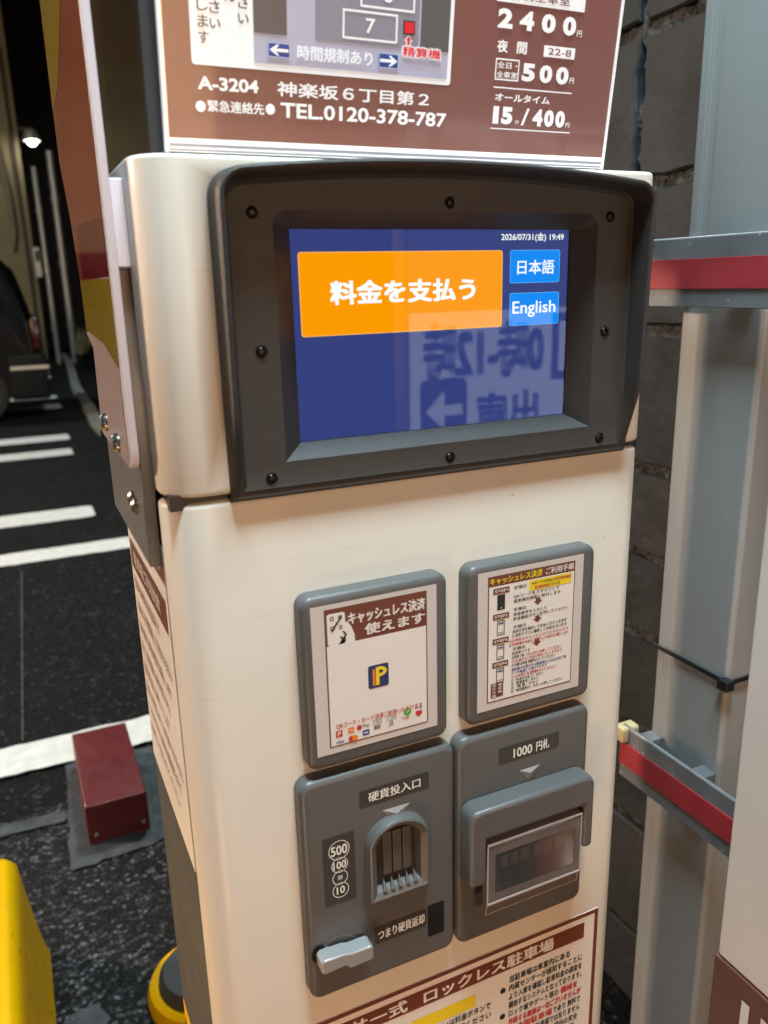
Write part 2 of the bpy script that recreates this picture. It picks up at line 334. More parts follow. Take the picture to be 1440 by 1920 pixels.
class MB:
    def __init__(s): s.v = []; s.f = []
    def add(s, vs_, fs):
        k = len(s.v); s.v += [tuple(v) for v in vs_]; s.f += [tuple(i+k for i in f) for f in fs]
    def loft(s, rings, cap0=False, cap1=True):
        n = len(rings[0]); vs_ = [p for r in rings for p in r]; fs = []
        for k in range(len(rings)-1):
            for i in range(n):
                j = (i+1) % n
                fs.append((k*n+i, k*n+j, (k+1)*n+j, (k+1)*n+i))
        if cap0: fs.append(tuple(reversed(range(n))))
        if cap1: fs.append(tuple((len(rings)-1)*n+i for i in range(n)))
        s.add(vs_, fs)
    def quad(s, fr, a0, a1, b0, b1, c=0.0):
        s.add([fr.p(a0, b0, c), fr.p(a1, b0, c), fr.p(a1, b1, c), fr.p(a0, b1, c)], [(0, 1, 2, 3)])
    def poly(s, fr, pts, c=0.0):
        s.add([fr.p(a, b, c) for a, b in pts], [tuple(range(len(pts)))])
    def frame(s, fr, a0, a1, b0, b1, w, c=0.0):     # flat printed outline
        s.quad(fr, a0, a1, b0, b0+w, c); s.quad(fr, a0, a1, b1-w, b1, c)
        s.quad(fr, a0, a0+w, b0+w, b1-w, c); s.quad(fr, a1-w, a1, b0+w, b1-w, c)
    def ring(s, fr, ca, cb, r0, r1, c=0.0, n=24, sx=1.0):
        o = [fr.p(ca+math.cos(t)*r1*sx, cb+math.sin(t)*r1, c) for t in [2*math.pi*i/n for i in range(n)]]
        i_ = [fr.p(ca+math.cos(t)*r0*sx, cb+math.sin(t)*r0, c) for t in [2*math.pi*i/n for i in range(n)]]
        s.loft([o, i_], cap1=False)
    def disc(s, fr, ca, cb, r, c=0.0, n=20, sx=1.0):
        s.add([fr.p(ca+math.cos(2*math.pi*i/n)*r*sx, cb+math.sin(2*math.pi*i/n)*r, c) for i in range(n)], [tuple(range(n))])
    def box(s, x0, x1, y0, y1, z0, z1):
        s.add([(x0, y0, z0), (x1, y0, z0), (x1, y1, z0), (x0, y1, z0), (x0, y0, z1), (x1, y0, z1), (x1, y1, z1), (x0, y1, z1)],
              [(3, 2, 1, 0), (4, 5, 6, 7), (0, 1, 5, 4), (1, 2, 6, 5), (2, 3, 7, 6), (3, 0, 4, 7)])
    def lathe(s, fr, ca, cb, prof, n=20, cap=True):  # prof: (radius, c)
        rings = [[fr.p(ca+math.cos(2*math.pi*i/n)*r, cb+math.sin(2*math.pi*i/n)*r, c) for i in range(n)] for r, c in prof]
        s.loft(rings, cap1=cap)
    def tube(s, pts, r, n=10):
        pts = [Vector(p) for p in pts]; rings = []
        for i, p in enumerate(pts):
            d = (pts[min(i+1, len(pts)-1)]-pts[max(i-1, 0)]).normalized()
            a = d.orthogonal().normalized() if i == 0 else (a - d*a.dot(d)).normalized()
            b = d.cross(a)
            rings.append([p + a*math.cos(2*math.pi*k/n)*r + b*math.sin(2*math.pi*k/n)*r for k in range(n)])
        s.loft(rings, cap0=True, cap1=True)
    def build(s, name, material, parent=None, smooth=False, bevel=0.0, seg=2, angle=35, label=None):
        me = bpy.data.meshes.new(name); me.from_pydata(s.v, [], s.f); me.update()
        me.materials.append(MT[material] if isinstance(material, str) else material)
        o = bpy.data.objects.new(name, me); col.objects.link(o)
        if parent is not None:
            o.parent = parent; o.matrix_parent_inverse = world_inv(parent)
        if smooth:
            for p in me.polygons: p.use_smooth = True
            me.set_sharp_from_angle(angle=rad(angle))
        if bevel:
            b = o.modifiers.new('bevel', 'BEVEL'); b.width = bevel; b.segments = seg; b.limit_method = 'ANGLE'; b.angle_limit = rad(28)
            b.harden_normals = True
            for p in me.polygons: p.use_smooth = True
        if label: o['label'] = label
        if name.endswith(('small_print', 'payment_lettering', 'mark_lettering', 'step_lettering', 'note_lettering', 'coin_comb', 'phone_icon', 'payment_mark')): o['kind'] = 'stuff'
        return o

def world_inv(o):
    mw = Matrix.Translation(o.location) if o.type == 'EMPTY' else Matrix.Identity(4)
    if o.parent is not None and o.type != 'EMPTY':
        mw = Matrix.Identity(4)
    return mw.inverted()

def rr(x0, x1, y0, y1, r, seg=6, inset=0.0):
    x0 += inset; x1 -= inset; y0 += inset; y1 -= inset
    rs = [max(0.0002, q-inset) for q in (r if isinstance(r, (list, tuple)) else [r]*4)]   # bl, br, tr, tl
    out = []
    for (cx, cy, a0, q) in ((x0+rs[0], y0+rs[0], 180, rs[0]), (x1-rs[1], y0+rs[1], 270, rs[1]),
                            (x1-rs[2], y1-rs[2], 0, rs[2]), (x0+rs[3], y1-rs[3], 90, rs[3])):
        for i in range(seg+1):
            t = rad(a0+90*i/seg); out.append((cx+math.cos(t)*q, cy+math.sin(t)*q))
    return out

def slab(mb, fr, x0, x1, y0, y1, r, c0, c1, fil=0.003, seg=6, fs=4, cap0=False):
    """rounded slab standing out of a face, with a filleted front edge"""
    rings = [[fr.p(a, b, c0) for a, b in rr(x0, x1, y0, y1, r, seg)]]
    for i in range(fs+1):
        t = math.pi/2*i/fs
        ins = fil*(1-math.cos(t)); c = c1-fil+fil*math.sin(t)
        rings.append([fr.p(a, b, c) for a, b in rr(x0, x1, y0, y1, r, seg, ins)])
    mb.loft(rings, cap0=cap0, cap1=True)

def thing(name, label, cat, loc, group=None):
    o = bpy.data.objects.new(name, None); col.objects.link(o); o.location = loc
    o['label'] = label; o['category'] = cat
    if group: o['group'] = group
    return o
def tag(o, label, cat, group=None):
    o['label'] = label; o['category'] = cat
    if group: o['group'] = group
    return o
def structure(o): o['kind'] = 'structure'; return o

_tc = {}
def glyphs(s, off):
    k = (s, off)
    if k not in _tc:
        c = bpy.data.curves.new('lettering', 'FONT'); c.body = s; c.resolution_u = 3; c.offset = off
        ob = bpy.data.objects.new('lettering', c); col.objects.link(ob)
        me = bpy.data.meshes.new_from_object(ob.evaluated_get(bpy.context.evaluated_depsgraph_get()))
        vs_ = [tuple(v.co) for v in me.vertices]; fs = [tuple(p.vertices) for p in me.polygons]
        bpy.data.objects.remove(ob); bpy.data.curves.remove(c); bpy.data.meshes.remove(me)
        xs = [v[0] for v in vs_]; ys = [v[1] for v in vs_]
        _tc[k] = (vs_, fs, min(xs), max(xs), min(ys), max(ys))
    return _tc[k]
def text(mb, fr, s, x0, x1, y0, y1, c=0.0, off=0.0):
    """lettering fitted to a box; bold strokes are made by a few shifted layers"""
    if s.isascii():
        vs_, fs, ax, bx, ay, by = glyphs(s, off); sh = [(0, 0)]; d = 0
    else:
        vs_, fs, ax, bx, ay, by = glyphs(s, 0.0)
        d = off*1.15*(y1-y0)/max(0.3, by-ay)
        d = min(d, (x1-x0)*0.2)
        sh = [(0, 0)] if off < 0.004 else [(-d, -d*0.7), (d, -d*0.7), (-d, d*0.7), (d, d*0.7)]
        if off > 0.03: sh += [(0, 0), (d, 0), (-d, 0)]
    sx = (x1-x0-2*d)/(bx-ax); sy = (y1-y0-1.4*d)/(by-ay)
    for k, (du, dv) in enumerate(sh):
        mb.add([fr.p(x0+d+(v[0]-ax)*sx+du, y0+0.7*d+(v[1]-ay)*sy+dv, c+k*1.5e-5) for v in vs_], fs)

# ================================================================== SETTING
g = MB(); g.quad(GROUND, -45, 45, -40, 50, 0.0)
structure(g.build('ground', 'asph_far'))
# coarser apron beside the pay station
g = MB()
pts = [(-3.0, -1.6), (0.80, -1.6), (0.80, 1.60)]
n = 40
for i in range(n+1):
    x = 0.80-(3.8)*i/n
    pts.append((x, 1.43+0.012*math.sin(i*1.7)+0.008*math.sin(i*4.1)+(0.01 if x > 0 else 0)))
g.poly(GROUND, pts, 0.004)
structure(g.build('apron_pavement', 'asph_near'))
# sealant band and the patch round the red box
g = MB()
def wobble(pts, amp, per=7, seed=1):
    rnd = random.Random(seed); out = []
    for i, a in enumerate(pts):
        b = pts[(i+1) % len(pts)]
        for k in range(per):
            t = k/per
            out.append((a[0]+(b[0]-a[0])*t+rnd.uniform(-amp, amp), a[1]+(b[1]-a[1])*t+rnd.uniform(-amp, amp)))
    return out
g.poly(GROUND, wobble([(-0.02, 1.16), (0.20, 1.175), (0.235, 1.60), (-0.005, 1.61)], 0.006, 9, 3), 0.008)
g.poly(GROUND, wobble([(-1.6, 1.37), (-0.022, 1.355), (-0.012, 1.40), (-1.6, 1.435)], 0.006, 14, 4), 0.009)
g.poly(GROUND, wobble([(-0.07, 0.70), (0.01, 0.70), (0.0, 0.765), (-0.06, 0.77)], 0.006, 7, 5), 0.008)
structure(g.build('sealant_patch', 'sealant'))

# bay lines
def line(x0, x1, y0, y1, c=0.005, seed=0):
    rnd = random.Random(seed); mb = MB(); n = max(8, int((x1-x0)/0.03)); lo = []; hi = []
    for i in range(n+1):
        x = x0+(x1-x0)*i/n
        e = 0.02 if i in (0, n) else 0
        lo.append((x, y0+rnd.uniform(-0.004, 0.004)+e)); hi.append((x, y1+rnd.uniform(-0.004, 0.004)-e))
    vs_ = [GROUND.p(a, b, c) for a, b in lo]+[GROUND.p(a, b, c) for a, b in hi]
    mb.add(vs_, [(i, i+1, n+2+i, n+1+i) for i in range(n)])
    structure(mb.build('bay_line', 'line'))
line(-2.5, 0.6, 1.622, 1.772, 0.010, 1)
for k, (x1, y0, y1) in enumerate(((0.60, 3.51, 3.70), (0.35, 4.21, 4.47), (0.39, 6.18, 6.46), (0.42, 6.90, 7.2),
                                  (0.50, 9.0, 9.4), (0.51, 9.95, 10.2), (0.585, 12.4, 12.75), (0.60, 13.2, 13.5))):
    line(-4.6, x1, y0, y1, 0.005, 10+k)
mb = MB(); mb.poly(GROUND, [(-0.106, 1.80), (-0.102, 1.80), (-0.060, 3.40), (-0.066, 3.40)], 0.005); structure(mb.build('chalk_line', 'chalk'))
# worn kerb strip curving away at the back of the lot
ks = [(1.05, 17.0), (0.99, 14.5), (0.85, 12.0), (0.78, 10.75), (0.735, 8.6), (0.70, 7.5), (0.72, 6.9)]
mb = MB(); a = []; b = []
for i in range(len(ks)):
    for t in (0, 0.5) if i < len(ks)-1 else (0,):
        p = ks[i]; q = ks[min(i+1, len(ks)-1)]
        x = p[0]+(q[0]-p[0])*t; y = p[1]+(q[1]-p[1])*t
        a.append((x-0.05, y)); b.append((x+0.06, y))
n = len(a)
vs_ = [(x, y, 0.0) for x, y in a]+[(x, y, 0.06) for x, y in a]+[(x, y, 0.06) for x, y in b]+[(x, y, 0.0) for x, y in b]
fs = []
for i in range(n-1):
    for r in range(3):
        fs.append((r*n+i, r*n+i+1, (r+1)*n+i+1, (r+1)*n+i))
mb.add(vs_, fs); structure(mb.build('kerb', 'kerb'))

# ------------------------------------------------------------------ concrete block wall on the right
WX = 0.86
wall = thing('block_wall', 'rough dark concrete block wall with crumbly mortar behind the grey posts', 'wall', (WX+0.08, 0.4, 0))
mb = MB()
# rough mortar bed, recessed behind the block faces
ny, nz = 150, 120
rnd = random.Random(2)
y0, y1, z0, z1 = -0.30, 2.4, -0.02, 2.0
vs_ = [(WX+0.012+rnd.uniform(-0.010, 0.006), y0+(y1-y0)*i/ny, z0+(z1-z0)*j/nz) for j in range(nz+1) for i in range(ny+1)]
fs = [(j*(ny+1)+i, j*(ny+1)+i+1, (j+1)*(ny+1)+i+1, (j+1)*(ny+1)+i) for j in range(nz) for i in range(ny)]
mb.add(vs_, fs); mb.box(WX+0.03, WX+0.15, y0, y1, z0, z1)
mb.build('mortar_bed', 'mortar', wall)
zj = [-0.06, 0.145, 0.361, 0.53, 0.697, 0.83, 0.967, 1.171, 1.376, 1.576, 1.78, 1.98]
yj = [-0.33+0.4*k for k in range(0, 7)]
for zi in range(len(zj)-1):
    for yi in range(len(yj)-1):
        a0, a1 = yj[yi]+0.007, yj[yi+1]-0.007
        b0, b1 = zj[zi]+0.009, zj[zi+1]-0.009
        mb = MB(); N_ = 7
        ring = []
        for (pa, pb), (qa, qb) in (((a0, b0), (a1, b0)), ((a1, b0), (a1, b1)), ((a1, b1), (a0, b1)), ((a0, b1), (a0, b0))):
            for k in range(8): ring.append((pa+(qa-pa)*k/8, pb+(qb-pb)*k/8))
        # irregular chipped outline
        jit = [(p[0]+rnd.uniform(-0.003, 0.003), p[1]+rnd.uniform(-0.003, 0.003)) for p in ring]
        fr = F((WX, 0, 0), (0, -1, 0), (0, 0, 1))
        pr = rnd.uniform(-0.003, 0.003)
        mb.loft([[fr.p(-p[0], p[1], -0.05) for p in jit][::-1],
                 [fr.p(-p[0], p[1], pr-0.004) for p in jit][::-1],
                 [fr.p(-((p[0]-(a0+a1)/2)*0.985+(a0+a1)/2), (p[1]-(b0+b1)/2)*0.97+(b0+b1)/2, pr) for p in jit][::-1]])
        mb.build('block', rnd.choice(['block_a', 'block_a', 'block_b', 'block_c']), wall)

# ------------------------------------------------------------------ grey posts and rails
def post(y0, y1, label):
    t = thing('fence_post', label, 'post', (0.72, (y0+y1)/2, 0), 'grey steel fence posts')
    x0, x1 = 0.665, 0.775
    w = y1-y0
    # outline seen from above, with a recessed groove near the far edge
    out = [(x1, y0), (x0+0.004, y0), (x0, y0+0.004), (x0, y1-w*0.27), (x0+0.002, y1-w*0.24), (x0+0.002, y1-w*0.16), (x0, y1-w*0.13), (x0, y1-0.004), (x0+0.004, y1), (x1, y1)]
    mb = MB(); mb.loft([[Vector((x, y, 0.0)) for x, y in out][::-1], [Vector((x, y, 2.6)) for x, y in out][::-1]], cap1=True)
    mb.build('post_body', 'galv', t, bevel=0.002)
    return t
p1 = post(0.054, 0.162, 'grey steel post with a black cable tie round it, between rails and block wall')
mb = MB()   # cable tie wraps the post
tz = 0.821
out = [(0.7775, 0.0515), (0.6625, 0.0515), (0.6625, 0.1645), (0.7775, 0.1645)]
for (xa, ya), (xb, yb) in zip(out, out[1:]):
    mb.box(min(xa, xb)-0.001, max(xa, xb)+0.001, min(ya, yb)-0.001, max(ya, yb)+0.001, tz-0.003, tz+0.003)
mb.box(0.656, 0.668, 0.046, 0.060, tz-0.0075, tz+0.004)
tie = mb.build('cable_tie', 'black', None, bevel=0.001)
tag(tie, 'thin black cable tie pulled tight round the grey post', 'cable tie')

def rail(z0, z1, label):
    t = thing('guard_rail', label, 'rail', (0.65, -0.1, z0), 'guard rails with a red stripe')
    h = z1-z0; ya, yb = -0.20, 0.184
    prof = [(0.640, z0), (0.640, z1-0.0015), (0.6412, z1), (0.6445, z1), (0.6445, z1-0.002), (0.6435, z1-0.003), (0.6435, z0+0.003), (0.6465, z0+0.002), (0.6465, z0)]
    mb = MB(); mb.loft([[Vector((x, ya, z)) for x, z in prof], [Vector((x, yb, z)) for x, z in prof]], cap0=True, cap1=True)
    mb.build('channel', 'rail_grey', t, bevel=0.0012)
    for yb_ in (0.150, 0.066):
        mb = MB(); mb.box(0.6437, 0.6648, yb_-0.010, yb_+0.010, z0+h*0.45, z1-0.003); mb.build('bracket', 'rail_grey', t, bevel=0.0008)
    mb = MB(); fr = F((0.640, 0, 0), (0, -1, 0), (0, 0, 1))
    s0, s1 = z0+h*0.262, z0+h*0.69
    mb.loft([[fr.p(a, b, 0.0003) for a, b in ((-yb, s0), (-ya, s0), (-ya, s1), (-yb, s1))],
             [fr.p(a, b, 0.0016) for a, b in ((-yb, s0), (-ya, s0), (-ya, s1), (-yb, s1))]])
    mb.build('red_stripe', 'rail_red', t, bevel=0.0004)
    return t
rail(1.217, 1.2855, 'upper grey rail with a red stripe, fixed across the post at screen height')
r2 = rail(0.637, 0.709, 'lower grey rail with a red stripe, running below the cable tie')
mb = MB(); slab(mb, F((0.6365, 0, 0), (0, -1, 0), (0, 0, 1)), -0.190, -0.172, 0.688, 0.708, 0.003, -0.02, 0.004, 0.002)
mb.build('end_cap', 'cream_cap', r2, smooth=True)

# ------------------------------------------------------------------ pale cabinet at the right edge
t = thing('ticket_cabinet', 'pale grey cabinet with brown lower band, in front of the guard rails', 'cabinet', (0.56, -0.16, 0))
mb = MB(); mb.box(0.500, 0.625, -0.215, -0.106, 0.6705, 1.10); mb.build('upper_panel', 'panel_grey', t, bevel=0.003)
mb = MB(); mb.box(0.4985, 0.6265, -0.2165, -0.1045, 0.0, 0.6700); lb = mb.build('brown_band', 'panel_brown', t, bevel=0.002)
mb = MB(); text(mb, F((0.4985, 0, 0), (0, -1, 0), (0, 0, 1)), 'H', 0.1375, 0.1655, 0.585, 0.650, 0.0006, 0.05); mb.build('lettering', 'white_print', lb)

# ------------------------------------------------------------------ things on the ground at the left
t = thing('sensor_box', 'dark red steel box bolted to the asphalt across the white line', 'box', (0.094, 1.40, 0.008))
mb = MB(); slab(mb, F((0, 0, 0.008), (1, 0, 0), (0, 1, 0)), 0.024, 0.163, 1.232, 1.585, 0.004, 0, 0.100, 0.004); mb.build('box_shell', 'maroon', t, smooth=True)
for x, z in ((0.042, 0.030), (0.149, 0.031)):
    mb = MB(); mb.lathe(F((0, 1.232, 0), (1, 0, 0), (0, 0, 1)), x, z, [(0.0065, 0), (0.0065, 0.001), (0.0058, 0.0035), (0.0035, 0.0055), (0.001, 0.006)], 14)
    mb.build('bolt', 'steel', t, smooth=True)

# yellow barrier block, near left
t = thing('yellow_barrier', 'glossy yellow plastic barrier block with flat top, bottom left corner of the photo', 'barrier', (-0.30, 0.62, 0))
mb = MB()
top = (-0.46, -0.1015, 0.22, 0.850); base = (-0.50, -0.078, 0.18, 0.965); ht = 0.310
rings = []
for k in range(9):
    z = ht*k/8*0.93; f = (k/8)**0.8*0.95
    q = [base[i]+(top[i]-base[i])*f for i in range(4)]
    rings.append([Vector((a, b, z+0.004)) for a, b in rr(*q, 0.03, 6)])
for k in range(1, 7):
    a_ = math.pi/2*k/6; ins = 0.020*(1-math.cos(a_)); z = ht*0.93+0.0217*math.sin(a_)
    rings.append([Vector((a, b, z+0.004)) for a, b in rr(top[0]+ins, top[1]-ins, top[2]+ins, top[3]-ins, 0.03-ins*0.5, 6)])
mb.loft(rings, cap1=True); mb.build('shell', 'yellow', t, smooth=True, angle=50)
# rubber foot with yellow rim behind the pay station
t = thing('marker_base', 'round grey rubber base with yellow rim on asphalt beside the machine foot', 'post base', (0.178, 0.715, 0))
mb = MB(); mb.lathe(GROUND, 0.178, 0.715, [(0.102, 0.004), (0.104, 0.02), (0.098, 0.036), (0.088, 0.042), (0.082, 0.040)], 40, cap=False); mb.build('rim', 'yellow', t, smooth=True)
mb = MB(); mb.lathe(GROUND, 0.178, 0.715, [(0.084, 0.030), (0.081, 0.050), (0.072, 0.062), (0.040, 0.066), (0.03, 0.09), (0.012, 0.095)], 40); mb.build('rubber_pad', 'rubber', t, smooth=True)

# ================================================================== PAY STATION
ps = thing('payment_machine', 'cream parking payment machine with lit touch screen and brown tariff sign on top', 'payment machine', (0.279, 0.12, 0))
def plan(x0, x1, y0, y1, r, seg, ins):
    return rr(x0, x1, y0, y1, r, seg, ins)
def body(x0, x1, y0, y1, z0, z1, rf, fil, name, material, parent):
    """a box with rounded upright corners and filleted top and bottom"""
    rings = []
    R = [rf[0], rf[1], 0.003, 0.003]
    for i in range(5):
        t_ = math.pi/2*i/4; ins = fil*(1-math.sin(t_)); z = z0+fil*(1-math.cos(t_))
        rings.append([Vector((a, b, z)) for a, b in plan(x0, x1, y0, y1, R, 10, ins)])
    for i in range(5):
        t_ = math.pi/2*i/4; ins = fil*(1-math.cos(t_)); z = z1-fil+fil*math.sin(t_)
        rings.append([Vector((a, b, z)) for a, b in plan(x0, x1, y0, y1, R, 10, ins)])
    mb = MB(); mb.loft(rings, cap0=True, cap1=True)
    return mb.build(name, material, parent, smooth=True, angle=50)
door = body(0.081, 0.477, 0.0012, 0.034, 0.09, 1.1125, (0.027, 0.016), 0.0045, 'door', 'cream', ps)
house = body(0.081, 0.477, 0.0, 0.10, 1.1165, 1.3255, (0.027, 0.016), 0.003, 'upper_housing', 'cream', ps)
def cut(o, x0, x1, y0, y1, z0, z1):
    c = MB(); c.box(x0, x1, y0, y1, z0, z1); co = c.build('cutter', 'black')
    b = o.modifiers.new('cut', 'BOOLEAN'); b.object = co; b.operation = 'DIFFERENCE'; b.solver = 'EXACT'
    co.matrix_world; dg = bpy.context.evaluated_depsgraph_get()
    me = bpy.data.meshes.new_from_object(o.evaluated_get(dg)); o.modifiers.clear(); o.data = me
    bpy.data.objects.remove(co)
cut(house, 0.1605, 0.4162, -0.02, 0.06, 1.1332, 1.2962)
mb = MB(); mb.box(0.0825, 0.4755, 0.036, 0.240, 0.0, 1.110); mb.build('cabinet', 'cabinet', ps, bevel=0.002)
mb = MB(); mb.box(0.0845, 0.4735, 0.006, 0.2395, 1.108, 1.1185); mb.build('seam_gasket', 'black', ps)
mb = MB(); mb.box(0.083, 0.475, 0.1005, 0.240, 1.1195, 1.325); mb.build('rear_housing', 'cabinet', ps, bevel=0.002)
mb = MB(); mb.box(0.10, 0.458, 0.012, 0.23, 0.0, 0.0895); mb.build('plinth', 'cabinet', ps, bevel=0.002)

# --- notices on the left flank
sf = F((0.0825, 0, 0), (0, -1, 0), (0, 0, 1))
mb = MB(); slab(mb, sf, -0.236, -0.043, 0.800, 1.073, 0.002, 0, 0.0008, 0.0003); sl = mb.build('side_notice', 'paper', ps)
mb = MB(); mb.quad(sf, -0.236, -0.043, 1.045, 1.073, 0.0012); mb.quad(sf, -0.228, -0.050, 1.003, 1.030, 0.0012); mb.build('header_band', 'brown_print', sl)
mb = MB(); text(mb, sf, 'ご利用のお客様へ', -0.222, -0.058, 1.050, 1.067, 0.0016, 0.015); mb.build('lettering', 'white_print', sl)
mb = MB(); text(mb, sf, '駐車場ご利用約款', -0.205, -0.075, 1.010, 1.024, 0.0016, 0.01)
mb.build('subtitle_lettering', 'paper', sl)
mb = MB()
rows = ['当駐車場は時間制の有料駐車場です', '入庫後は必ず精算機にて料金をお支払い', 'お車を離れる際は施錠をお願いします', '場内での事故盗難には責任を負いません',
        '無断駐車は固くお断りいたします', '指定の車室以外には駐車できません', 'ご不明な点は緊急連絡先まで', 'お問い合わせください']
for i, s in enumerate(rows):
    z = 0.982-i*0.0215
    text(mb, sf, s, -0.226, -0.226+0.172*(0.75+0.25*((i*7) % 4)/3), z, z+0.012, 0.0012)
mb.build('small_print', 'brown_print', sl)
# bracket and tall side plate
mb = MB()
br = [(0.236, 1.06), (0.0435, 1.06), (0.0435, 1.096), (0.038, 1.118), (0.038, 1.186), (0.0425, 1.206), (0.0465, 1.262), (0.236, 1.262)]
mb.loft([[Vector((0.081, y, z)) for y, z in br], [Vector((0.0730, y, z)) for y, z in br]], cap1=True)
brk = mb.build('bracket', 'bracket', ps, bevel=0.0006)
for y, z in ((0.093, 1.0995), (0.079, 1.0965)):
    mb = MB(); mb.lathe(F((0.0730, 0, 0), (0, -1, 0), (0, 0, 1)), -y, z, [(0.0062, 0), (0.006, 0.002), (0.004, 0.0042), (0.001, 0.005)], 14)
    mb.build('bolt', 'steel', brk, smooth=True)
PX0, PX1 = 0.0662, 0.0722
far = [(0.190, 1.1327), (0.194, 1.150), (0.187, 1.192), (0.186, 1.204), (0.226, 1.212), (0.229, 1.261), (0.251, 1.3115), (0.288, 1.358), (0.288, 1.42), (0.280, 1.5), (0.27, 1.75)]
outl = [(0.030, 1.75), (0.030, 1.146), (0.0325, 1.137), (0.040, 1.1327)] + far
mb = MB(); mb.loft([[Vector((PX1, y, z)) for y, z in outl], [Vector((PX0, y, z)) for y, z in outl]], cap0=True, cap1=True)
plate = mb.build('side_plate', 'plate_edge', ps, bevel=0.0012)
mb = MB(); mb.box(0.0724, 0.0809, 0.036, 0.039, 1.2625, 1.3150); mb.build('flange', 'plate_edge', plate, bevel=0.0008)
pf = F((PX0-0.0004, 0, 0), (0, -1, 0), (0, 0, 1))
def farY(z):
    for (ya, za), (yb, zb) in zip(far, far[1:]):
        if za <= z <= zb: return ya+(yb-ya)*(z-za)/(zb-za)
    return far[-1][0]
def band(z0, z1, y_lo=0.0325, n=10, inset=0.002, topf=None):
    pts = []
    for i in range(n+1): z = z0+(z1-z0)*i/n; pts.append((-y_lo, z))
    for i in range(n, -1, -1): z = z0+(z1-z0)*i/n; pts.append((-farY(z)+inset, z))
    return pts
mb = MB(); mb.poly(pf, band(1.2568, 1.748)); mb.build('red_face', 'plate_red', plate)
mb = MB(); mb.poly(pf, [(-0.0325, 1.2568), (-0.20, 1.2575), (-0.20, 1.2975), (-0.0325, 1.2925)], 0.0002); mb.build('crimson_band', 'plate_crimson', plate)
mb = MB(); mb.poly(pf, [(-0.0325, 1.1995), (-0.105, 1.212), (-0.2245, 1.216), (-0.2265, 1.2568), (-0.0325, 1.2563)]); mb.build('yellow_band', 'plate_yellow', plate)
mb = MB(); mb.poly(pf, [(-0.278, 1.395), (-0.278, 1.7), (-0.06, 1.7), (-0.122, 1.435), (-0.21, 1.40)], 0.0002); mb.build('yellow_stripe', 'plate_yellow', plate)
mb = MB()
mb.poly(pf, [(-0.0345, 1.1400), (-0.0345, 1.1993), (-0.105, 1.2117), (-0.2235, 1.2155), (-0.2235, 1.2130), (-0.1855, 1.2048), (-0.1865, 1.1915), (-0.1925, 1.150), (-0.1885, 1.1340), (-0.041, 1.1340)])
mb.build('grey_foot', 'plate_grey', plate)
for y, z in ((0.150, 1.149), (0.083, 1.1435)):
    mb = MB(); mb.lathe(pf, -y, z, [(0.0072, 0), (0.007, 0.0022), (0.0052, 0.0045), (0.0015, 0.0056)], 16); mb.build('dome_bolt', 'steel', plate, smooth=True)
# yellow strip low on the flank, standing in for a yellow object beside it
mb = MB(); slab(mb, sf, -0.232, 0.0-0.038, 0.47, 0.495, 0.001, 0, 0.0006, 0.0002); mb.build('yellow_tape', 'yellow', ps)

# --- tariff sign on top (leans forward)
def sp(a, b, c=0.0): return SIGN.p(a, b, c)
SH = 0.52
mb = MB()
sx0, sx1 = 0.1085, 0.4425
vs_ = [sp(sx0, 0, -0.002), sp(sx1, 0, -0.002), sp(sx1, SH, -0.002), sp(sx0, SH, -0.002)]
bk = [Vector((sx0, 0.32, 1.33)), Vector((sx1, 0.32, 1.33)), Vector((sx1, 0.32, 1.33+SH)), Vector((sx0, 0.32, 1.33+SH))]
mb.add(vs_+bk, [(0, 1, 2, 3), (5, 4, 7, 6), (1, 5, 6, 2), (4, 0, 3, 7), (3, 2, 6, 7), (4, 5, 1, 0)])
sb = mb.build('sign_box', 'gloss_black', ps, bevel=0.001)
mb = MB(); mb.box(0.12, 0.43, 0.06, 0.30, 1.3262, 1.331); mb.build('sign_foot', 'cabinet', ps)
mb = MB()   # bright edge trim
for a in (sx0-0.0012, sx1-0.0008):
    mb = MB(); mb.loft([[sp(a, 0, -0.004), sp(a+0.002, 0, -0.004), sp(a+0.002, 0, 0.0012), sp(a, 0, 0.0012)],
             [sp(a, SH, -0.004), sp(a+0.002, SH, -0.004), sp(a+0.002, SH, 0.0012), sp(a, SH, 0.0012)]], cap0=True)
    mb.build('edge_trim', 's_white', sb)
mb = MB(); mb.loft([[sp(a, b, -0.0018) for a, b in ((sx0+0.001, 0.0005), (sx1-0.001, 0.0005), (sx1-0.001, SH-0.001), (sx0+0.001, SH-0.001))],
                    [sp(a, b, 0.0) for a, b in ((sx0+0.001, 0.0005), (sx1-0.001, 0.0005), (sx1-0.001, SH-0.001), (sx0+0.001, SH-0.001))]])
face = mb.build('sign_face', 'alu', sb)
C1, C2, C3, C4 = 0.0003, 0.0006, 0.0009, 0.0012
mb = MB(); mb.quad(SIGN, 0.1102, 0.4418, 0.0083, SH-0.002, C1); mb.build('brown_field', 's_brown', sb)
mb = MB()
for b0, b1 in ((0.0052, 0.0083), (0.0022, 0.0034), (0.0004, 0.0010)):
    mb = MB(); mb.quad(SIGN, 0.1102, 0.4418, b0, b1, C1); mb.build('foot_stripe', 's_white', sb)
mb = MB()
for b0, b1 in ((0.0034, 0.0052), (0.0010, 0.0022)):
    mb = MB(); mb.quad(SIGN, 0.1102, 0.4418, b0, b1, C1); mb.build('foot_stripe', 's_mid', sb)
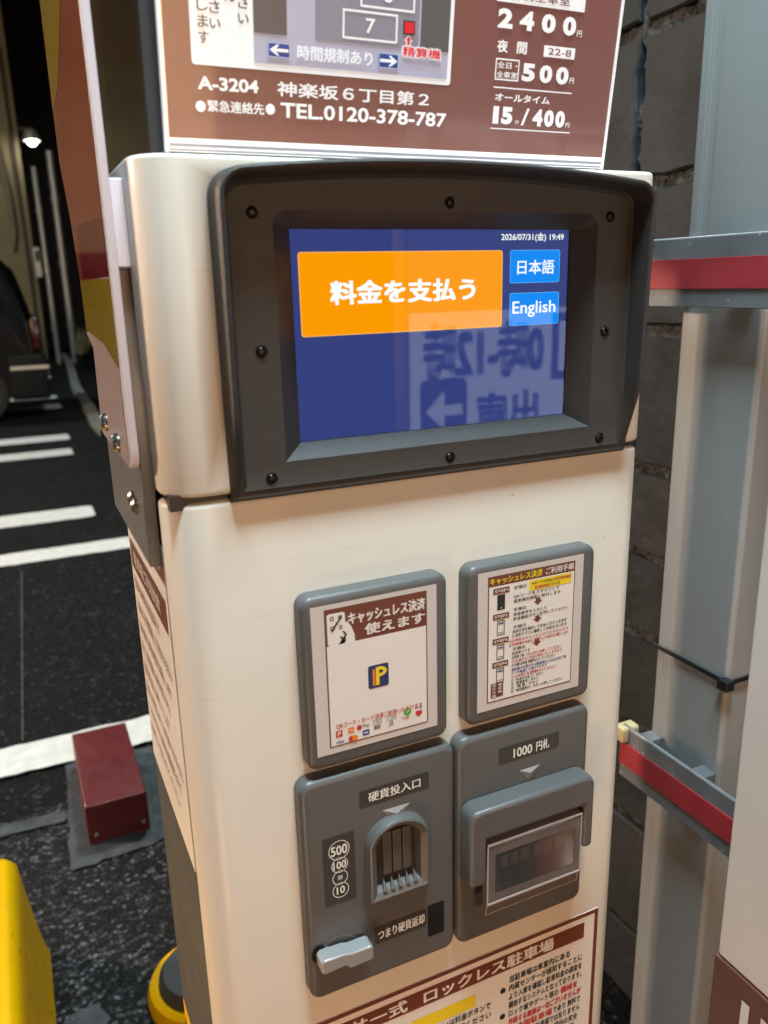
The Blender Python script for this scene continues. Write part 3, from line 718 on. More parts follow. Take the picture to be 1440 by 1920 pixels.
# lot map
mb = MB(); mb.poly(SIGN, rr(0.1262, 0.3036, 0.0490, 0.47, 0.002, 4), C2); mb.build('map_panel', 's_white', sb)
mb = MB(); mb.quad(SIGN, 0.1649, 0.3006, 0.0525, 0.46, C3); mb.build('map_lane', 's_lilac', sb)
mb = MB(); mb.quad(SIGN, 0.1649, 0.1862, 0.0688, 0.44, C4); mb.build('map_building', 's_dark', sb); mb = MB(); mb.quad(SIGN, 0.2790, 0.3006, 0.0686, 0.44, C4); mb.build('map_building', 's_dark', sb)
mb = MB(); mb.quad(SIGN, 0.2049, 0.2775, 0.0683, 0.44, C4); mb.build('map_bays', 's_mid', sb)
C5, C6 = 0.0015, 0.0018
mb = MB()
mb.frame(SIGN, 0.2232, 0.2618, 0.0706, 0.0870, 0.0012, C5)
mb.frame(SIGN, 0.2352, 0.2738, 0.0890, 0.1054, 0.0012, C5)
for k, (s, a, b) in enumerate((('7', 0.2392, 0.0747), ('6', 0.2512, 0.0930))): text(mb, SIGN, s, a, a+0.0066, b, b+0.0084, C5, 0.01)
text(mb, SIGN, '時間規制あり', 0.1928, 0.2444, 0.0563, 0.0645, C5, 0.012)
mb.build('map_lettering', 's_white', sb)
mb = MB(); mb.quad(SIGN, 0.1733, 0.1880, 0.0562, 0.0646, C5); mb.build('arrow_tile', 's_blue', sb); mb = MB(); mb.quad(SIGN, 0.2486, 0.2634, 0.0557, 0.0647, C5); mb.build('arrow_tile', 's_blue', sb)
mb = MB()
def arrow(a0, a1, b0, b1, d, c):
    am = (b0+b1)/2; h = (b1-b0); w = a1-a0
    pts = [(0, 0.5), (0.42, 0.95), (0.5, 0.86), (0.33, 0.62), (1, 0.62), (1, 0.38), (0.33, 0.38), (0.5, 0.14), (0.42, 0.05)]
    q = [((a0+p[0]*w) if d < 0 else (a1-p[0]*w), b0+p[1]*h) for p in pts]
    mb.poly(SIGN, q if d > 0 else q[::-1], c)
arrow(0.1746, 0.1868, 0.0568, 0.0640, -1, C6); mb.build('arrow', 's_white', sb); mb = MB(); arrow(0.2498, 0.2623, 0.0564, 0.0640, 1, C6); mb.build('arrow', 's_white', sb); mb = MB()
mb.frame(SIGN, 0.1735, 0.1878, 0.0564, 0.0644, 0.0003, C6); mb.frame(SIGN, 0.2488, 0.2632, 0.0559, 0.0645, 0.0003, C6)
text(mb, SIGN, '精算機', 0.2652, 0.2953, 0.0630, 0.0704, C5, 0.075)
mb.poly(SIGN, [(0.2682, 0.0700), (0.2718, 0.0700), (0.2718, 0.0728), (0.2732, 0.0728), (0.2700, 0.0762), (0.2668, 0.0728), (0.2682, 0.0728)], C5)
mb.build('marker_outline', 's_white', sb)
mb = MB(); mb.quad(SIGN, 0.2659, 0.2745, 0.0764, 0.0844, C5); mb.build('marker_edge', 's_black', sb)
mb = MB(); mb.quad(SIGN, 0.2667, 0.2737, 0.0772, 0.0836, C6)
text(mb, SIGN, '精算機', 0.2660, 0.2945, 0.0638, 0.0696, C6, 0.022)
mb.poly(SIGN, [(0.2690, 0.0706), (0.2710, 0.0706), (0.2710, 0.0732), (0.2722, 0.0732), (0.2700, 0.0755), (0.2678, 0.0732), (0.2690, 0.0732)], C6)
mb.build('red_lettering', 's_red', sb)
# upright notes in the white margin
mb = MB()
def vcol(s, x, b, w=0.0066, pitch=0.0084):
    for i, ch in enumerate(reversed(s)):
        y = b+i*pitch
        h = 0.0066
        if ch == 'い': text(mb, SIGN, ch, x-w/2, x+w/2, y+0.0006, y+h-0.0008, C3, 0.012)
        else: text(mb, SIGN, ch, x-w/2, x+w/2, y, y+h, C3, 0.012)
vcol('お支払いください', 0.1588, 0.0722); vcol('ません', 0.1508, 0.0836); vcol('ご注意ください', 0.1413, 0.0682); vcol('お願い致します', 0.1340, 0.0604)
mb.build('note_lettering', 's_black', sb)
# white lettering on brown
mb = MB()
PIECES = []
def done(name='lettering', material='s_white', par=None):
    global mb
    o = mb.build(name, material, par or sb); mb = MB(); return o
text(mb, SIGN, 'A-3204', 0.1289, 0.1672, 0.0356, 0.0430, C3, 0.03)
done()
text(mb, SIGN, '神楽坂６丁目第２', 0.1795, 0.2877, 0.0350, 0.0434, C3, 0.022)
done()
mb.disc(SIGN, 0.1302, 0.0264, 0.0031, C3); mb.disc(SIGN, 0.1746, 0.0272, 0.0031, C3)
done()
text(mb, SIGN, '緊急連絡先', 0.1345, 0.1705, 0.0237, 0.0303, C3, 0.014)
done()
text(mb, SIGN, 'TEL.0120-378-787', 0.1815, 0.3022, 0.0228, 0.0316, C3, 0.022)
done()
text(mb, SIGN, '2', 0.3380, 0.3500, 0.0868, 0.0985, C3, 0.05); text(mb, SIGN, '4', 0.3556, 0.3676, 0.0868, 0.0985, C3, 0.045)
done()
text(mb, SIGN, '0', 0.3740, 0.3858, 0.0868, 0.0985, C3, 0.05); text(mb, SIGN, '0', 0.3922, 0.4036, 0.0868, 0.0985, C3, 0.05)
done()
text(mb, SIGN, '円', 0.4050, 0.4090, 0.0868, 0.0908, C3, 0.008)
done()
text(mb, SIGN, '夜', 0.3390, 0.3477, 0.0722, 0.0797, C3, 0.024); text(mb, SIGN, '間', 0.3552, 0.3635, 0.0722, 0.0797, C3, 0.024)
done()
mb.quad(SIGN, 0.3780, 0.4050, 0.0722, 0.0793, C3)
done()
mb.frame(SIGN, 0.3388, 0.3585, 0.0550, 0.0685, 0.0009, C3)
done()
text(mb, SIGN, '全日・', 0.3402, 0.3568, 0.0625, 0.0665, C3, 0.012); text(mb, SIGN, '全車室', 0.3402, 0.3572, 0.0565, 0.0606, C3, 0.012)
done()
text(mb, SIGN, '5', 0.3612, 0.3722, 0.0556, 0.0670, C3, 0.05); text(mb, SIGN, '0', 0.3762, 0.3872, 0.0556, 0.0670, C3, 0.05); text(mb, SIGN, '0', 0.3906, 0.4016, 0.0556, 0.0670, C3, 0.05)
done()
text(mb, SIGN, '円', 0.4030, 0.4068, 0.0568, 0.0605, C3, 0.008)
done()
mb.quad(SIGN, 0.3385, 0.4062, 0.0500, 0.0508, C3)
done()
text(mb, SIGN, 'オールタイム', 0.3404, 0.3872, 0.0420, 0.0470, C3, 0.03)
done()
text(mb, SIGN, '1', 0.3398, 0.3446, 0.0272, 0.0385, C3, 0.02); text(mb, SIGN, '5', 0.3470, 0.3563, 0.0272, 0.0385, C3, 0.06)
done()
text(mb, SIGN, '分', 0.3586, 0.3622, 0.0278, 0.0306, C3, 0.006); text(mb, SIGN, '/', 0.3640, 0.3706, 0.0272, 0.0385, C3, 0.01)
done()
text(mb, SIGN, '4', 0.3738, 0.3825, 0.0272, 0.0385, C3, 0.05); text(mb, SIGN, '0', 0.3840, 0.3925, 0.0272, 0.0385, C3, 0.06); text(mb, SIGN, '0', 0.3940, 0.4025, 0.0272, 0.0385, C3, 0.06)
done()
text(mb, SIGN, '円', 0.4036, 0.4072, 0.0277, 0.0308, C3, 0.006)
done()
mb.quad(SIGN, 0.3385, 0.4082, 0.0238, 0.0245, C3)
done()
mb.quad(SIGN, 0.3360, 0.4094, 0.1022, 0.1150, C3)
done('price_panel')
mb = MB(); text(mb, SIGN, '22-8', 0.3815, 0.4018, 0.0736, 0.0780, C4, 0.012); mb.build('brown_lettering', 's_brown', sb); mb = MB()
text(mb, SIGN, '日祝全車室', 0.3470, 0.3962, 0.1044, 0.1108, C4, 0.012)
mb.build('brown_lettering', 's_brown', sb)

# --- bezel with hood round the screen
def outline(ins, bulge=True):
    """closed loop: bottom, right, arched top, left. (x, z)"""
    x0, x1, zb = 0.1245+ins, 0.4520-ins, 1.1115+ins
    r = 0.017-min(ins, 0.006)
    def top(x): u = (x-0.283)/0.150; return 1.3245-0.0085*u*u*0.95-ins
    P = []
    nb = 24
    for i in range(nb): P.append((x0+(x1-x0)*i/nb, zb))
    nr = 16
    zt = top(x1)-r
    for i in range(nr): P.append((x1, zb+(zt-zb)*i/nr))
    for i in range(7):
        t_ = rad(90*i/6); P.append((x1-r+math.cos(t_)*r, top(x1-r)-r+math.sin(t_)*r))
    for i in range(1, nb): 
        x = (x1-r)+(x0+r-(x1-r))*i/nb; P.append((x, top(x)))
    for i in range(7):
        t_ = rad(90+90*i/6); P.append((x0+r+math.cos(t_)*r, top(x0+r)-r+math.sin(t_)*r))
    zt = top(x0)-r
    for i in range(1, nr): P.append((x0, zt+(zb-zt)*i/nr))
    return P
def rectloop(x0, x1, z0, z1, r):
    P = []; nb = 24; nr = 16
    for i in range(nb): P.append((x0+(x1-x0)*i/nb, z0))
    for i in range(nr): P.append((x1, z0+(z1-r-z0)*i/nr))
    for i in range(7):
        t_ = rad(90*i/6); P.append((x1-r+math.cos(t_)*r, z1-r+math.sin(t_)*r))
    for i in range(1, nb): P.append((x1-r+(x0+r-x1+r)*i/nb, z1))
    for i in range(7):
        t_ = rad(90+90*i/6); P.append((x0+r+math.cos(t_)*r, z1-r+math.sin(t_)*r))
    for i in range(1, nr): P.append((x0, z1-r+(z0-z1+r)*i/nr))
    return P
def prot(z):
    if z < 1.1165: return 0.0045
    if z < 1.166: return 0.0045+0.0165*(z-1.1165)/0.0495
    return 0.021+0.005*(z-1.166)/0.158
FP = 0.0042
R0 = outline(0.0); R1 = outline(0.0); R2 = outline(0.0035); R3 = outline(0.0075)
mb = MB()
rings = [[FRONT.p(x, z, -0.001) for x, z in outline(-0.0012)],
         [FRONT.p(x, z, prot(z)-0.0018) for x, z in R0],
         [FRONT.p(x, z, prot(z)-0.0006) for x, z in outline(0.0006)],
         [FRONT.p(x, z, prot(z)) for x, z in outline(0.0018)],
         [FRONT.p(x, z, max(FP, prot(z)-0.0004)) for x, z in outline(0.0030)],
         [FRONT.p(x, z, max(FP, prot(z)-0.0016)) for x, z in outline(0.0040)],
         [FRONT.p(x, z, min(prot(z), FP+0.003)) for x, z in outline(0.0068)],
         [FRONT.p(x, z, FP) for x, z in outline(0.0095)],
         [FRONT.p(x, z, FP) for x, z in rectloop(0.1622, 0.4145, 1.1350, 1.2942, 0.010)],
         [FRONT.p(x, z, -0.0112) for x, z in rectloop(0.1780, 0.4013, 1.1438, 1.2842, 0.0012)],
         [FRONT.p(x, z, -0.0135) for x, z in rectloop(0.1782, 0.4011, 1.1440, 1.2840, 0.0010)]]
mb.loft(rings, cap1=False)
bez = mb.build('screen_bezel', 'bezel', ps, smooth=True, angle=24)
for x, z in ((0.1497, 1.2928), (0.2885, 1.3004), (0.4258, 1.2926), (0.1500, 1.2082), (0.4256, 1.2084), (0.1514, 1.1244), (0.2880, 1.1237), (0.4254, 1.1246)):
    mb = MB()
    mb.lathe(FRONT, x, z, [(0.0043, FP-0.0002), (0.0042, FP+0.0004), (0.0036, FP+0.0003), (0.0034, FP+0.0001), (0.0032, FP+0.0006), (0.0022, FP+0.0013), (0.0012, FP+0.0014), (0.0011, FP+0.0004)], 18)
    mb.build('screw', 'screw', bez, smooth=True)

# --- screen
SD = -0.0120
mb = MB(); mb.quad(FRONT, 0.1775, 0.4018, 1.1435, 1.2845, SD-0.0012)
scr = mb.build('screen', 'scr_bg', ps)
mb = MB(); mb.poly(FRONT, rr(0.1835, 0.3421, 1.2150, 1.2698, 0.002, 5), SD-0.0010); mb.poly(FRONT, rr(0.1838, 0.3418, 1.2153, 1.2695, 0.0018, 5), SD-0.0009)
b1 = mb.build('pay_button', 'scr_orange', scr)
mb = MB()
for (a0, a1, z0, z1) in ((0.3487, 0.3935, 1.2462, 1.2698), (0.3489, 0.3938, 1.2152, 1.2391)):
    mb = MB(); mb.poly(FRONT, rr(a0, a1, z0, z1, 0.0016, 5), SD-0.0010); bb = mb.build('language_button', 'scr_blue', scr)
    mb = MB(); 
    o_ = rr(a0, a1, z0, z1, 0.0016, 5); i_ = rr(a0, a1, z0, z1, 0.0016, 5, 0.0004)
    mb.loft([[FRONT.p(a, b, SD-0.0008) for a, b in o_], [FRONT.p(a, b, SD-0.0008) for a, b in i_]], cap1=False)
    mb.build('button_edge', 'scr_blue_l', scr)
mb = MB(); o_ = rr(0.1835, 0.3421, 1.2150, 1.2698, 0.002, 5); i_ = rr(0.1835, 0.3421, 1.2150, 1.2698, 0.002, 5, 0.0005)
mb.loft([[FRONT.p(a, b, SD-0.0007) for a, b in o_], [FRONT.p(a, b, SD-0.0007) for a, b in i_]], cap1=False); mb.build('button_edge', 'scr_orange_l', scr)
mb = MB()
text(mb, FRONT, '料金を支払う', 0.2050, 0.3190, 1.2352, 1.2512, SD-0.0006, 0.034)
mb.build('screen_lettering', 'scr_white', scr); mb = MB()
text(mb, FRONT, '日本語', 0.3550, 0.3884, 1.2524, 1.2628, SD-0.0006, 0.014)
mb.build('screen_lettering', 'scr_white', scr); mb = MB()
text(mb, FRONT, 'English', 0.3513, 0.3906, 1.2212, 1.2330, SD-0.0006, 0.012)
mb.build('screen_lettering', 'scr_white', scr); mb = MB()
text(mb, FRONT, '2026/07/31(金) 19:49', 0.3406, 0.3963, 1.2755, 1.2820, SD-0.0006, 0.012)
mb.build('screen_lettering', 'scr_white', scr)
mb = MB(); mb.quad(FRONT, 0.1776, 0.4017, 1.1436, 1.2844, SD); mb.build('screen_glass', 'glass', scr)

# --- notice frames
def notice(x0, x1, z0, z1, sx0, sx1, sz0, sz1):
    mb = MB(); slab(mb, FRONT, x0, x1, z0, z1, 0.009, -0.003, 0.0125, 0.005, 8, 6)
    fr = mb.build('notice_frame', 'grey', ps, smooth=True, angle=50)
    mb = MB(); mb.quad(FRONT, sx0, sx1, sz0, sz1, 0.0128); mb.build('ribbed_sticker', 'ribbed', fr)
    return fr
D1, D2, D3, D4, D5 = 0.0130, 0.0132, 0.0134, 0.0136, 0.0138
n1 = notice(0.1630, 0.2815, 0.8985, 1.0375, 0.1702, 0.2711, 0.9108, 1.0305)
mb = MB(); mb.quad(FRONT, 0.1803, 0.2627, 0.9163, 1.0267, D1); mb.build('notice_border', 'brown_print', n1)
mb = MB(); mb.quad(FRONT, 0.1813, 0.2617, 0.9172, 0.9985, D2)
mb.poly(FRONT, rr(0.1822, 0.1962, 0.9985, 1.0232, 0.002, 4), D2)      # phone
mb.poly(FRONT, [(0.1905, 0.9985), (0.2035, 0.9985), (0.2032, 1.0040), (0.2010, 1.0105), (0.1980, 1.0150), (0.1962, 1.0150), (0.1962, 1.0060)], D2)   # hand
text(mb, FRONT, 'キャッシュレス決済', 0.1985, 0.2612, 1.0120, 1.0218, D2, 0.028)
text(mb, FRONT, '使えます', 0.2112, 0.2610, 1.0012, 1.0102, D2, 0.035)
mb.build('notice_paper', 'paper', n1)
mb = MB()
for a0, a1, b0, b1 in ((0.1846, 0.1875, 1.0180, 1.0208), (0.1910, 0.1938, 1.0180, 1.0208), (0.1846, 0.1875, 1.0105, 1.0133), (0.1915, 0.1938, 1.0105, 1.0133)):
    mb.frame(FRONT, a0, a1, b0, b1, 0.0006, D3)
mb.poly(FRONT, [(0.1850, 1.0100), (0.1862, 1.0096), (0.1940, 1.0204), (0.1930, 1.0210)], D4)
o_ = rr(0.1817, 0.1967, 0.9985, 1.0237, 0.0024, 4)
mb.poly(FRONT, [(0.1915, 1.0040), (0.1925, 1.0048), (0.1962, 1.0010), (0.1952, 1.0002)], D3); mb.poly(FRONT, [(0.1938, 1.0080), (0.1948, 1.0086), (0.1975, 1.0050), (0.1966, 1.0044)], D3)
mb.build('phone_icon', 'dark_print', n1)
mb = MB(); text(mb, FRONT, 'QRコード・カード決済ご利用いただけます', 0.1858, 0.2578, 0.9305, 0.9352, D3, 0.012); mb.build('caption_lettering', 'red_print', n1)
mb = MB(); mb.poly(FRONT, rr(0.2128, 0.2296, 0.9570, 0.9757, 0.0018, 4), D3); mb.build('emblem', 'navy_print', n1)
mb = MB()
mb.quad(FRONT, 0.2190, 0.2218, 0.9590, 0.9738, D4)
P_ = [(0.2218+math.cos(t_)*0.0062, 0.9698+math.sin(t_)*0.0042) for t_ in [rad(90-180*i/12) for i in range(13)]]
Q_ = [(0.2218+math.cos(t_)*0.0032, 0.9698+math.sin(t_)*0.0016) for t_ in [rad(-90+180*i/12) for i in range(13)]]
mb.poly(FRONT, (P_+Q_)[::-1], D4)
mb.build('emblem_letter', 'yellow_print', n1)
mb = MB(); mb.quad(FRONT, 0.2163, 0.2184, 0.9590, 0.9725, D4); mb.build('emblem_bar', 'orange_print', n1)
# payment marks
mb = MB(); mb.quad(FRONT, 0.1853, 0.1905, 0.9237, 0.9292, D3); mb.disc(FRONT, 0.2042, 0.9273, 0.0022, D3)
mb.quad(FRONT, 0.2518, 0.2572, 0.9250, 0.9285, D3); mb.poly(FRONT, [(0.2530, 0.9251), (0.2560, 0.9251), (0.2545, 0.9232)], D3); mb.disc(FRONT, 0.1975, 0.9198, 0.0024, D3)
mb.quad(FRONT, 0.2182, 0.2198, 0.9222, 0.9252, D3)
mb.build('payment_mark', 'red_print', n1)
mb = MB(); mb.quad(FRONT, 0.1950, 0.2000, 0.9245, 0.9292, D3); mb.disc(FRONT, 0.2003, 0.9198, 0.0024, D4); mb.quad(FRONT, 0.2418, 0.2460, 0.9240, 0.9246, D3); mb.build('payment_mark', 'orange_print', n1)
mb = MB(); mb.quad(FRONT, 0.2068, 0.2124, 0.9195, 0.9240, D3); text(mb, FRONT, 'VISA', 0.1848, 0.1918, 0.9182, 0.9206, D3, 0.03); mb.quad(FRONT, 0.2163, 0.2179, 0.9222, 0.9252, D3); mb.build('payment_mark', 'blue_print', n1)
mb = MB(); mb.disc(FRONT, 0.2448, 0.9300, 0.0030, D3, sx=1.1); mb.quad(FRONT, 0.2200, 0.2216, 0.9222, 0.9252, D3); mb.build('payment_mark', 'green_print', n1)
mb = MB()
text(mb, FRONT, 'Pay', 0.2072, 0.2124, 0.9258, 0.9290, D3, 0.01); text(mb, FRONT, 'Pay', 0.2175, 0.2213, 0.9272, 0.9292, D4, 0.01)
mb.frame(FRONT, 0.2158, 0.2228, 0.9262, 0.9301, 0.0003, D3); mb.frame(FRONT, 0.2270, 0.2350, 0.9268, 0.9306, 0.0003, D3); text(mb, FRONT, 'G Pay', 0.2280, 0.2340, 0.9278, 0.9297, D4)
mb.ring(FRONT, 0.2308, 0.9245, 0.0010, 0.0016, D3); text(mb, FRONT, 'Diners', 0.2284, 0.2334, 0.9216, 0.9226, D3); text(mb, FRONT, 'DISCOVER', 0.2394, 0.2462, 0.9250, 0.9262, D3); text(mb, FRONT, 'merpay', 0.2520, 0.2578, 0.9298, 0.9318, D3)
mb.build('payment_lettering', 'dark_print', n1)
mb = MB(); text(mb, FRONT, 'P', 0.1868, 0.1892, 0.9246, 0.9284, D4, 0.02); mb.poly(FRONT, [(0.2436, 0.9302), (0.2446, 0.9292), (0.2466, 0.9312), (0.2461, 0.9316), (0.2446, 0.9300), (0.2440, 0.9306)], D4); mb.quad(FRONT, 0.1958, 0.1992, 0.9262, 0.9266, D4); mb.quad(FRONT, 0.1958, 0.1992, 0.9272, 0.9276, D4); mb.quad(FRONT, 0.2080, 0.2112, 0.9212, 0.9224, D4); mb.build('mark_lettering', 'paper', n1)

n2 = notice(0.2985, 0.4215, 0.8995, 1.0375, 0.3076, 0.4084, 0.9115, 1.0316)
mb = MB(); mb.quad(FRONT, 0.3166, 0.4000, 0.9181, 1.0272, D1); mb.build('notice_border', 'brown_print', n2)
mb = MB(); mb.quad(FRONT, 0.3175, 0.3990, 0.9191, 1.0185, D2)
text(mb, FRONT, 'ご利用手順', 0.3706, 0.3986, 1.0200, 1.0258, D2, 0.015)
mb.build('notice_paper', 'paper', n2)
mb = MB(); text(mb, FRONT, 'キャッシュレス決済', 0.3182, 0.3675, 1.0198, 1.0260, D2, 0.02)
mb.quad(FRONT, 0.3548, 0.3962, 1.0090, 1.0175, D3); mb.build('yellow_print', 'yellow_print', n2)
mb = MB()
def Q(px, py):   # reference-picture style notes measured on the notice itself: u, v in 0..1 of the white field
    return 0.3175+0.0815*px, 0.9191+0.0994*py
T = lambda mb_, s, u0, u1, v, h=0.030, off=0.012: text(mb_, FRONT, s, Q(u0, 0)[0], Q(u1, 0)[0], Q(0, v)[1], Q(0, v+h)[1], D3, off)
for s, u0, u1, v in (('手順①', 0.28, 0.43, 0.945), ('QRコードをスキャンして', 0.28, 0.82, 0.868), ('車室選択画面に移行します', 0.28, 0.84, 0.830),
                     ('手順②', 0.28, 0.43, 0.757), ('車室番号を入力して', 0.28, 0.68, 0.715), ('料金確認ボタンを押してください', 0.28, 0.94, 0.676),
                     ('手順③', 0.28, 0.43, 0.604), ('決済方法を選択して支払いボタンを押す', 0.27, 0.93, 0.566), ('と決済アプリに遷移して決済を行います', 0.27, 0.93, 0.528),
                     ('手順④', 0.28, 0.43, 0.410), ('決済完了です', 0.27, 0.49, 0.372), ('決済完了後', 0.27, 0.42, 0.336), ('その際は再度 精算を行ってください', 0.27, 0.79, 0.266),
                     ('①「料金を支払う」ボタン', 0.27, 0.66, 0.128), ('②「車室番号」ボタン', 0.27, 0.60, 0.096), ('③「精 算」ボタン', 0.27, 0.60, 0.064), ('④「領収書発行」ボタンを押してください', 0.27, 0.90, 0.030)):
    T(mb, s, u0, u1, v, 0.028)
text(mb, FRONT, '※QRコードでのお支払は', 0.3572, 0.3780, 1.0138, 1.0163, D4, 0.012)
text(mb, FRONT, 'となります', 0.3740, 0.3850, 1.0100, 1.0125, D4, 0.012)
for k in range(4):
    z = 0.9191+0.0994*(0.795, 0.575, 0.362, 0.155)[k]
    mb.frame(FRONT, 0.3250, 0.3322, z, z+0.0128, 0.0007, D3)
mb.quad(FRONT, 0.3254, 0.3318, 0.9191+0.0994*0.795+0.0006, 0.9191+0.0994*0.795+0.0122, D3+0.0001)
mb.build('small_print', 'dark_print', n2)
mb = MB()
for s, u0, u1, v in (('※決済後のキャンセルはできませんので', 0.235, 0.955, 0.487), ('必ず車室番号 料金をご確認の上で決済をお願いします', 0.235, 0.955, 0.452),
                     ('3分以内に出庫してください', 0.44, 0.87, 0.336), ('3分を過ぎると料金が発生いたしますので', 0.27, 0.88, 0.301), ('スマホ決済完了後 精算機のタッチパネルにて', 0.27, 0.82, 0.162)):
    T(mb, s, u0, u1, v, 0.027)
text(mb, FRONT, '決済手数料無料', 0.3785, 0.3955, 1.0138, 1.0163, D4, 0.02); text(mb, FRONT, '専用駐車場', 0.3600, 0.3735, 1.0100, 1.0125, D4, 0.02)
mb.build('red_small_print', 'red_print', n2)
mb = MB()
for s, u0, u1, v in (('領収書が必要な方は精算機または決済完了後', 0.27, 0.94, 0.228), ('スマホ画面にて発行できます', 0.27, 0.70, 0.196)): T(mb, s, u0, u1, v, 0.027)
for k in range(1, 4):
    z = 0.9191+0.0994*(0.795, 0.575, 0.362, 0.155)[k]
    mb.quad(FRONT, 0.3262, 0.3312, z+0.0095, z+0.0108, D3); mb.quad(FRONT, 0.3262, 0.3312, z+0.0020, z+0.0026, D3)
mb.build('blue_small_print', 'blue_print', n2)
mb = MB()
for v in (0.933, 0.715, 0.502, 0.295):
    z = 0.9191+0.0994*v; mb.quad(FRONT, 0.3212, 0.3362, z, z+0.0048, D3)
mb.build('step_tag', 'brown_print', n2); mb = MB()
for v in (0.795, 0.640, 0.430):
    z = 0.9191+0.0994*v; mb.poly(FRONT, [(0.3615, z+0.0034), (0.3615, z+0.0010), (0.3594, z+0.0010), (0.3638, z-0.0024), (0.3682, z+0.0010), (0.3661, z+0.0010), (0.3661, z+0.0034)], D3)
mb.build('step_arrow', 'brown_print', n2); mb = MB()
mb.quad(FRONT, 0.3200, 0.3318, 0.9191+0.003, 0.9191+0.0155, D3)
mb.build('receipt_tag', 'brown_print', n2)
mb = MB()
for k, v in enumerate((0.933, 0.715, 0.502, 0.295)):
    z = 0.9191+0.0994*v; text(mb, FRONT, 'STEP%d' % (k+1), 0.3226, 0.3348, z+0.0013, z+0.0036, D4, 0.02)
for ci, s in enumerate(('発行手順', '領収書')):
    for ri, ch in enumerate(s):
        text(mb, FRONT, ch, 0.3212+ci*0.0056, 0.3248+ci*0.0056, 0.9191+0.0125-ri*0.0031, 0.9191+0.0150-ri*0.0031, D4, 0.012)
mb.disc(FRONT, 0.3286, 0.9191+0.0994*0.795+0.0018, 0.0006, D5)
mb.build('step_lettering', 'paper', n2)

# --- coin module
mb = MB(); slab(mb, FRONT, 0.1545, 0.2872, 0.6885, 0.8905, 0.010, -0.003, 0.0125, 0.005, 8, 6)
coin = mb.build('coin_module', 'grey', ps, smooth=True, angle=50)
E1, E2 = 0.0128, 0.0131
for q in ((0.2022, 0.2630, 0.8568, 0.8714), (0.1700, 0.1967, 0.7768, 0.8388), (0.2115, 0.2592, 0.7228, 0.7400)):
    mb = MB(); mb.poly(FRONT, rr(*q, 0.0015, 4), E1); mb.build('label_plate', 'label', coin)
mb = MB(); text(mb, FRONT, '硬貨投入口', 0.2095, 0.2552, 0.8598, 0.8684, E2, 0.016); mb.build('lettering', 'white_print', coin); mb = MB()
text(mb, FRONT, 'つまり硬貨返却', 0.2140, 0.2572, 0.7263, 0.7362, E2, 0.012); mb.build('lettering', 'white_print', coin)
for zc, r, s in ((0.8255, 0.0088, '500'), (0.8118, 0.0070, '100'), (0.8002, 0.0066, '50'), (0.7885, 0.0070, '10')):
    mb = MB(); mb.ring(FRONT, 0.1834, zc, r-0.0006, r, E2)
    w = r*(0.78 if len(s) == 3 else 0.5); hh = r*0.5
    if s == '50': w *= 0.55; hh *= 0.6
    text(mb, FRONT, s, 0.1834-w, 0.1834+w, zc-hh, zc+hh, E2, 0.02); mb.build('coin_symbol', 'white_print', coin)
mb = MB(); mb.add([FRONT.p(0.2212, 0.8485, 0.0126), FRONT.p(0.2460, 0.8480, 0.0126), FRONT.p(0.2332, 0.8330, 0.0126), FRONT.p(0.2333, 0.8432, 0.0146)], [(0, 3, 1), (1, 3, 2), (2, 3, 0)])
mb.build('marker', 'paler', coin)
# arch surround with a recess
def archloop(x0, x1, z0, zt, n=12, ins=0.0, flare=0.0):
    x0 += ins; x1 -= ins; zt -= ins; z0 += ins
    r = (x1-x0)/2; cx = (x0+x1)/2; ry = r*0.80
    P = [(x0-flare, z0), (x1+flare, z0)]
    for i in range(n+1):
        t_ = rad(180*i/n); P.append((cx+math.cos(t_)*r, zt-ry+math.sin(t_)*ry))
    return P
a_out = (0.2045, 0.2595, 0.7705, 0.8430)
rings = [[FRONT.p(x, z, 0.0115) for x, z in archloop(*a_out, flare=0.003)],
         [FRONT.p(x, z, 0.0185) for x, z in archloop(*a_out, ins=0.0006)],
         [FRONT.p(x, z, 0.0212) for x, z in archloop(*a_out, ins=0.0016)],
         [FRONT.p(x, z, 0.0220) for x, z in archloop(*a_out, ins=0.0030)],
         [FRONT.p(x, z, 0.0190) for x, z in archloop(*a_out, ins=0.0078)],
         [FRONT.p(x, z, 0.0127) for x, z in archloop(*a_out, ins=0.0100)]]
mb = MB(); mb.loft(rings, cap1=False); mb.build('slot_surround', 'grey', coin, smooth=True, angle=35)
mb = MB(); mb.poly(FRONT, archloop(*a_out, ins=0.0098), 0.0130); mb.build('slot_recess', 'brown_dark', coin)
mb = MB()
for k in range(3):
    x = 0.2200+k*0.0088; mb = MB(); mb.box(x, x+0.0076, -0.0150, -0.0132, 0.7895, 0.8290); mb.build('slot_guide', 'slat', coin, bevel=0.0006)
mb = MB()
for k in range(5):
    x = 0.2168+k*0.0068; mb.add([FRONT.p(x, 0.7800, 0.0215), FRONT.p(x+0.0042, 0.7800, 0.0215), FRONT.p(x+0.0021, 0.7885, 0.0160), FRONT.p(x+0.0021, 0.7800, 0.0135)], [(0, 1, 2), (1, 3, 2), (3, 0, 2)])
mb.build('coin_comb', 'grey', coin)
mb = MB(); mb.poly(FRONT, rr(0.2606, 0.2762, 0.7100, 0.7418, 0.0012, 4), E1); mb.build('sensor_window', 'black', coin)
mb = MB(); mb.lathe(FRONT, 0.1795, 0.7265, [(0.0190, 0.0126), (0.0185, 0.0130), (0.0165, 0.0128)], 28); mb.build('lever_boss', 'grey', coin, smooth=True)
mb = MB(); mb.disc(FRONT, 0.1628, 0.7350, 0.0085, 0.0132, sx=0.8); mb.build('lever_pocket', 'black', coin)
mb = MB()
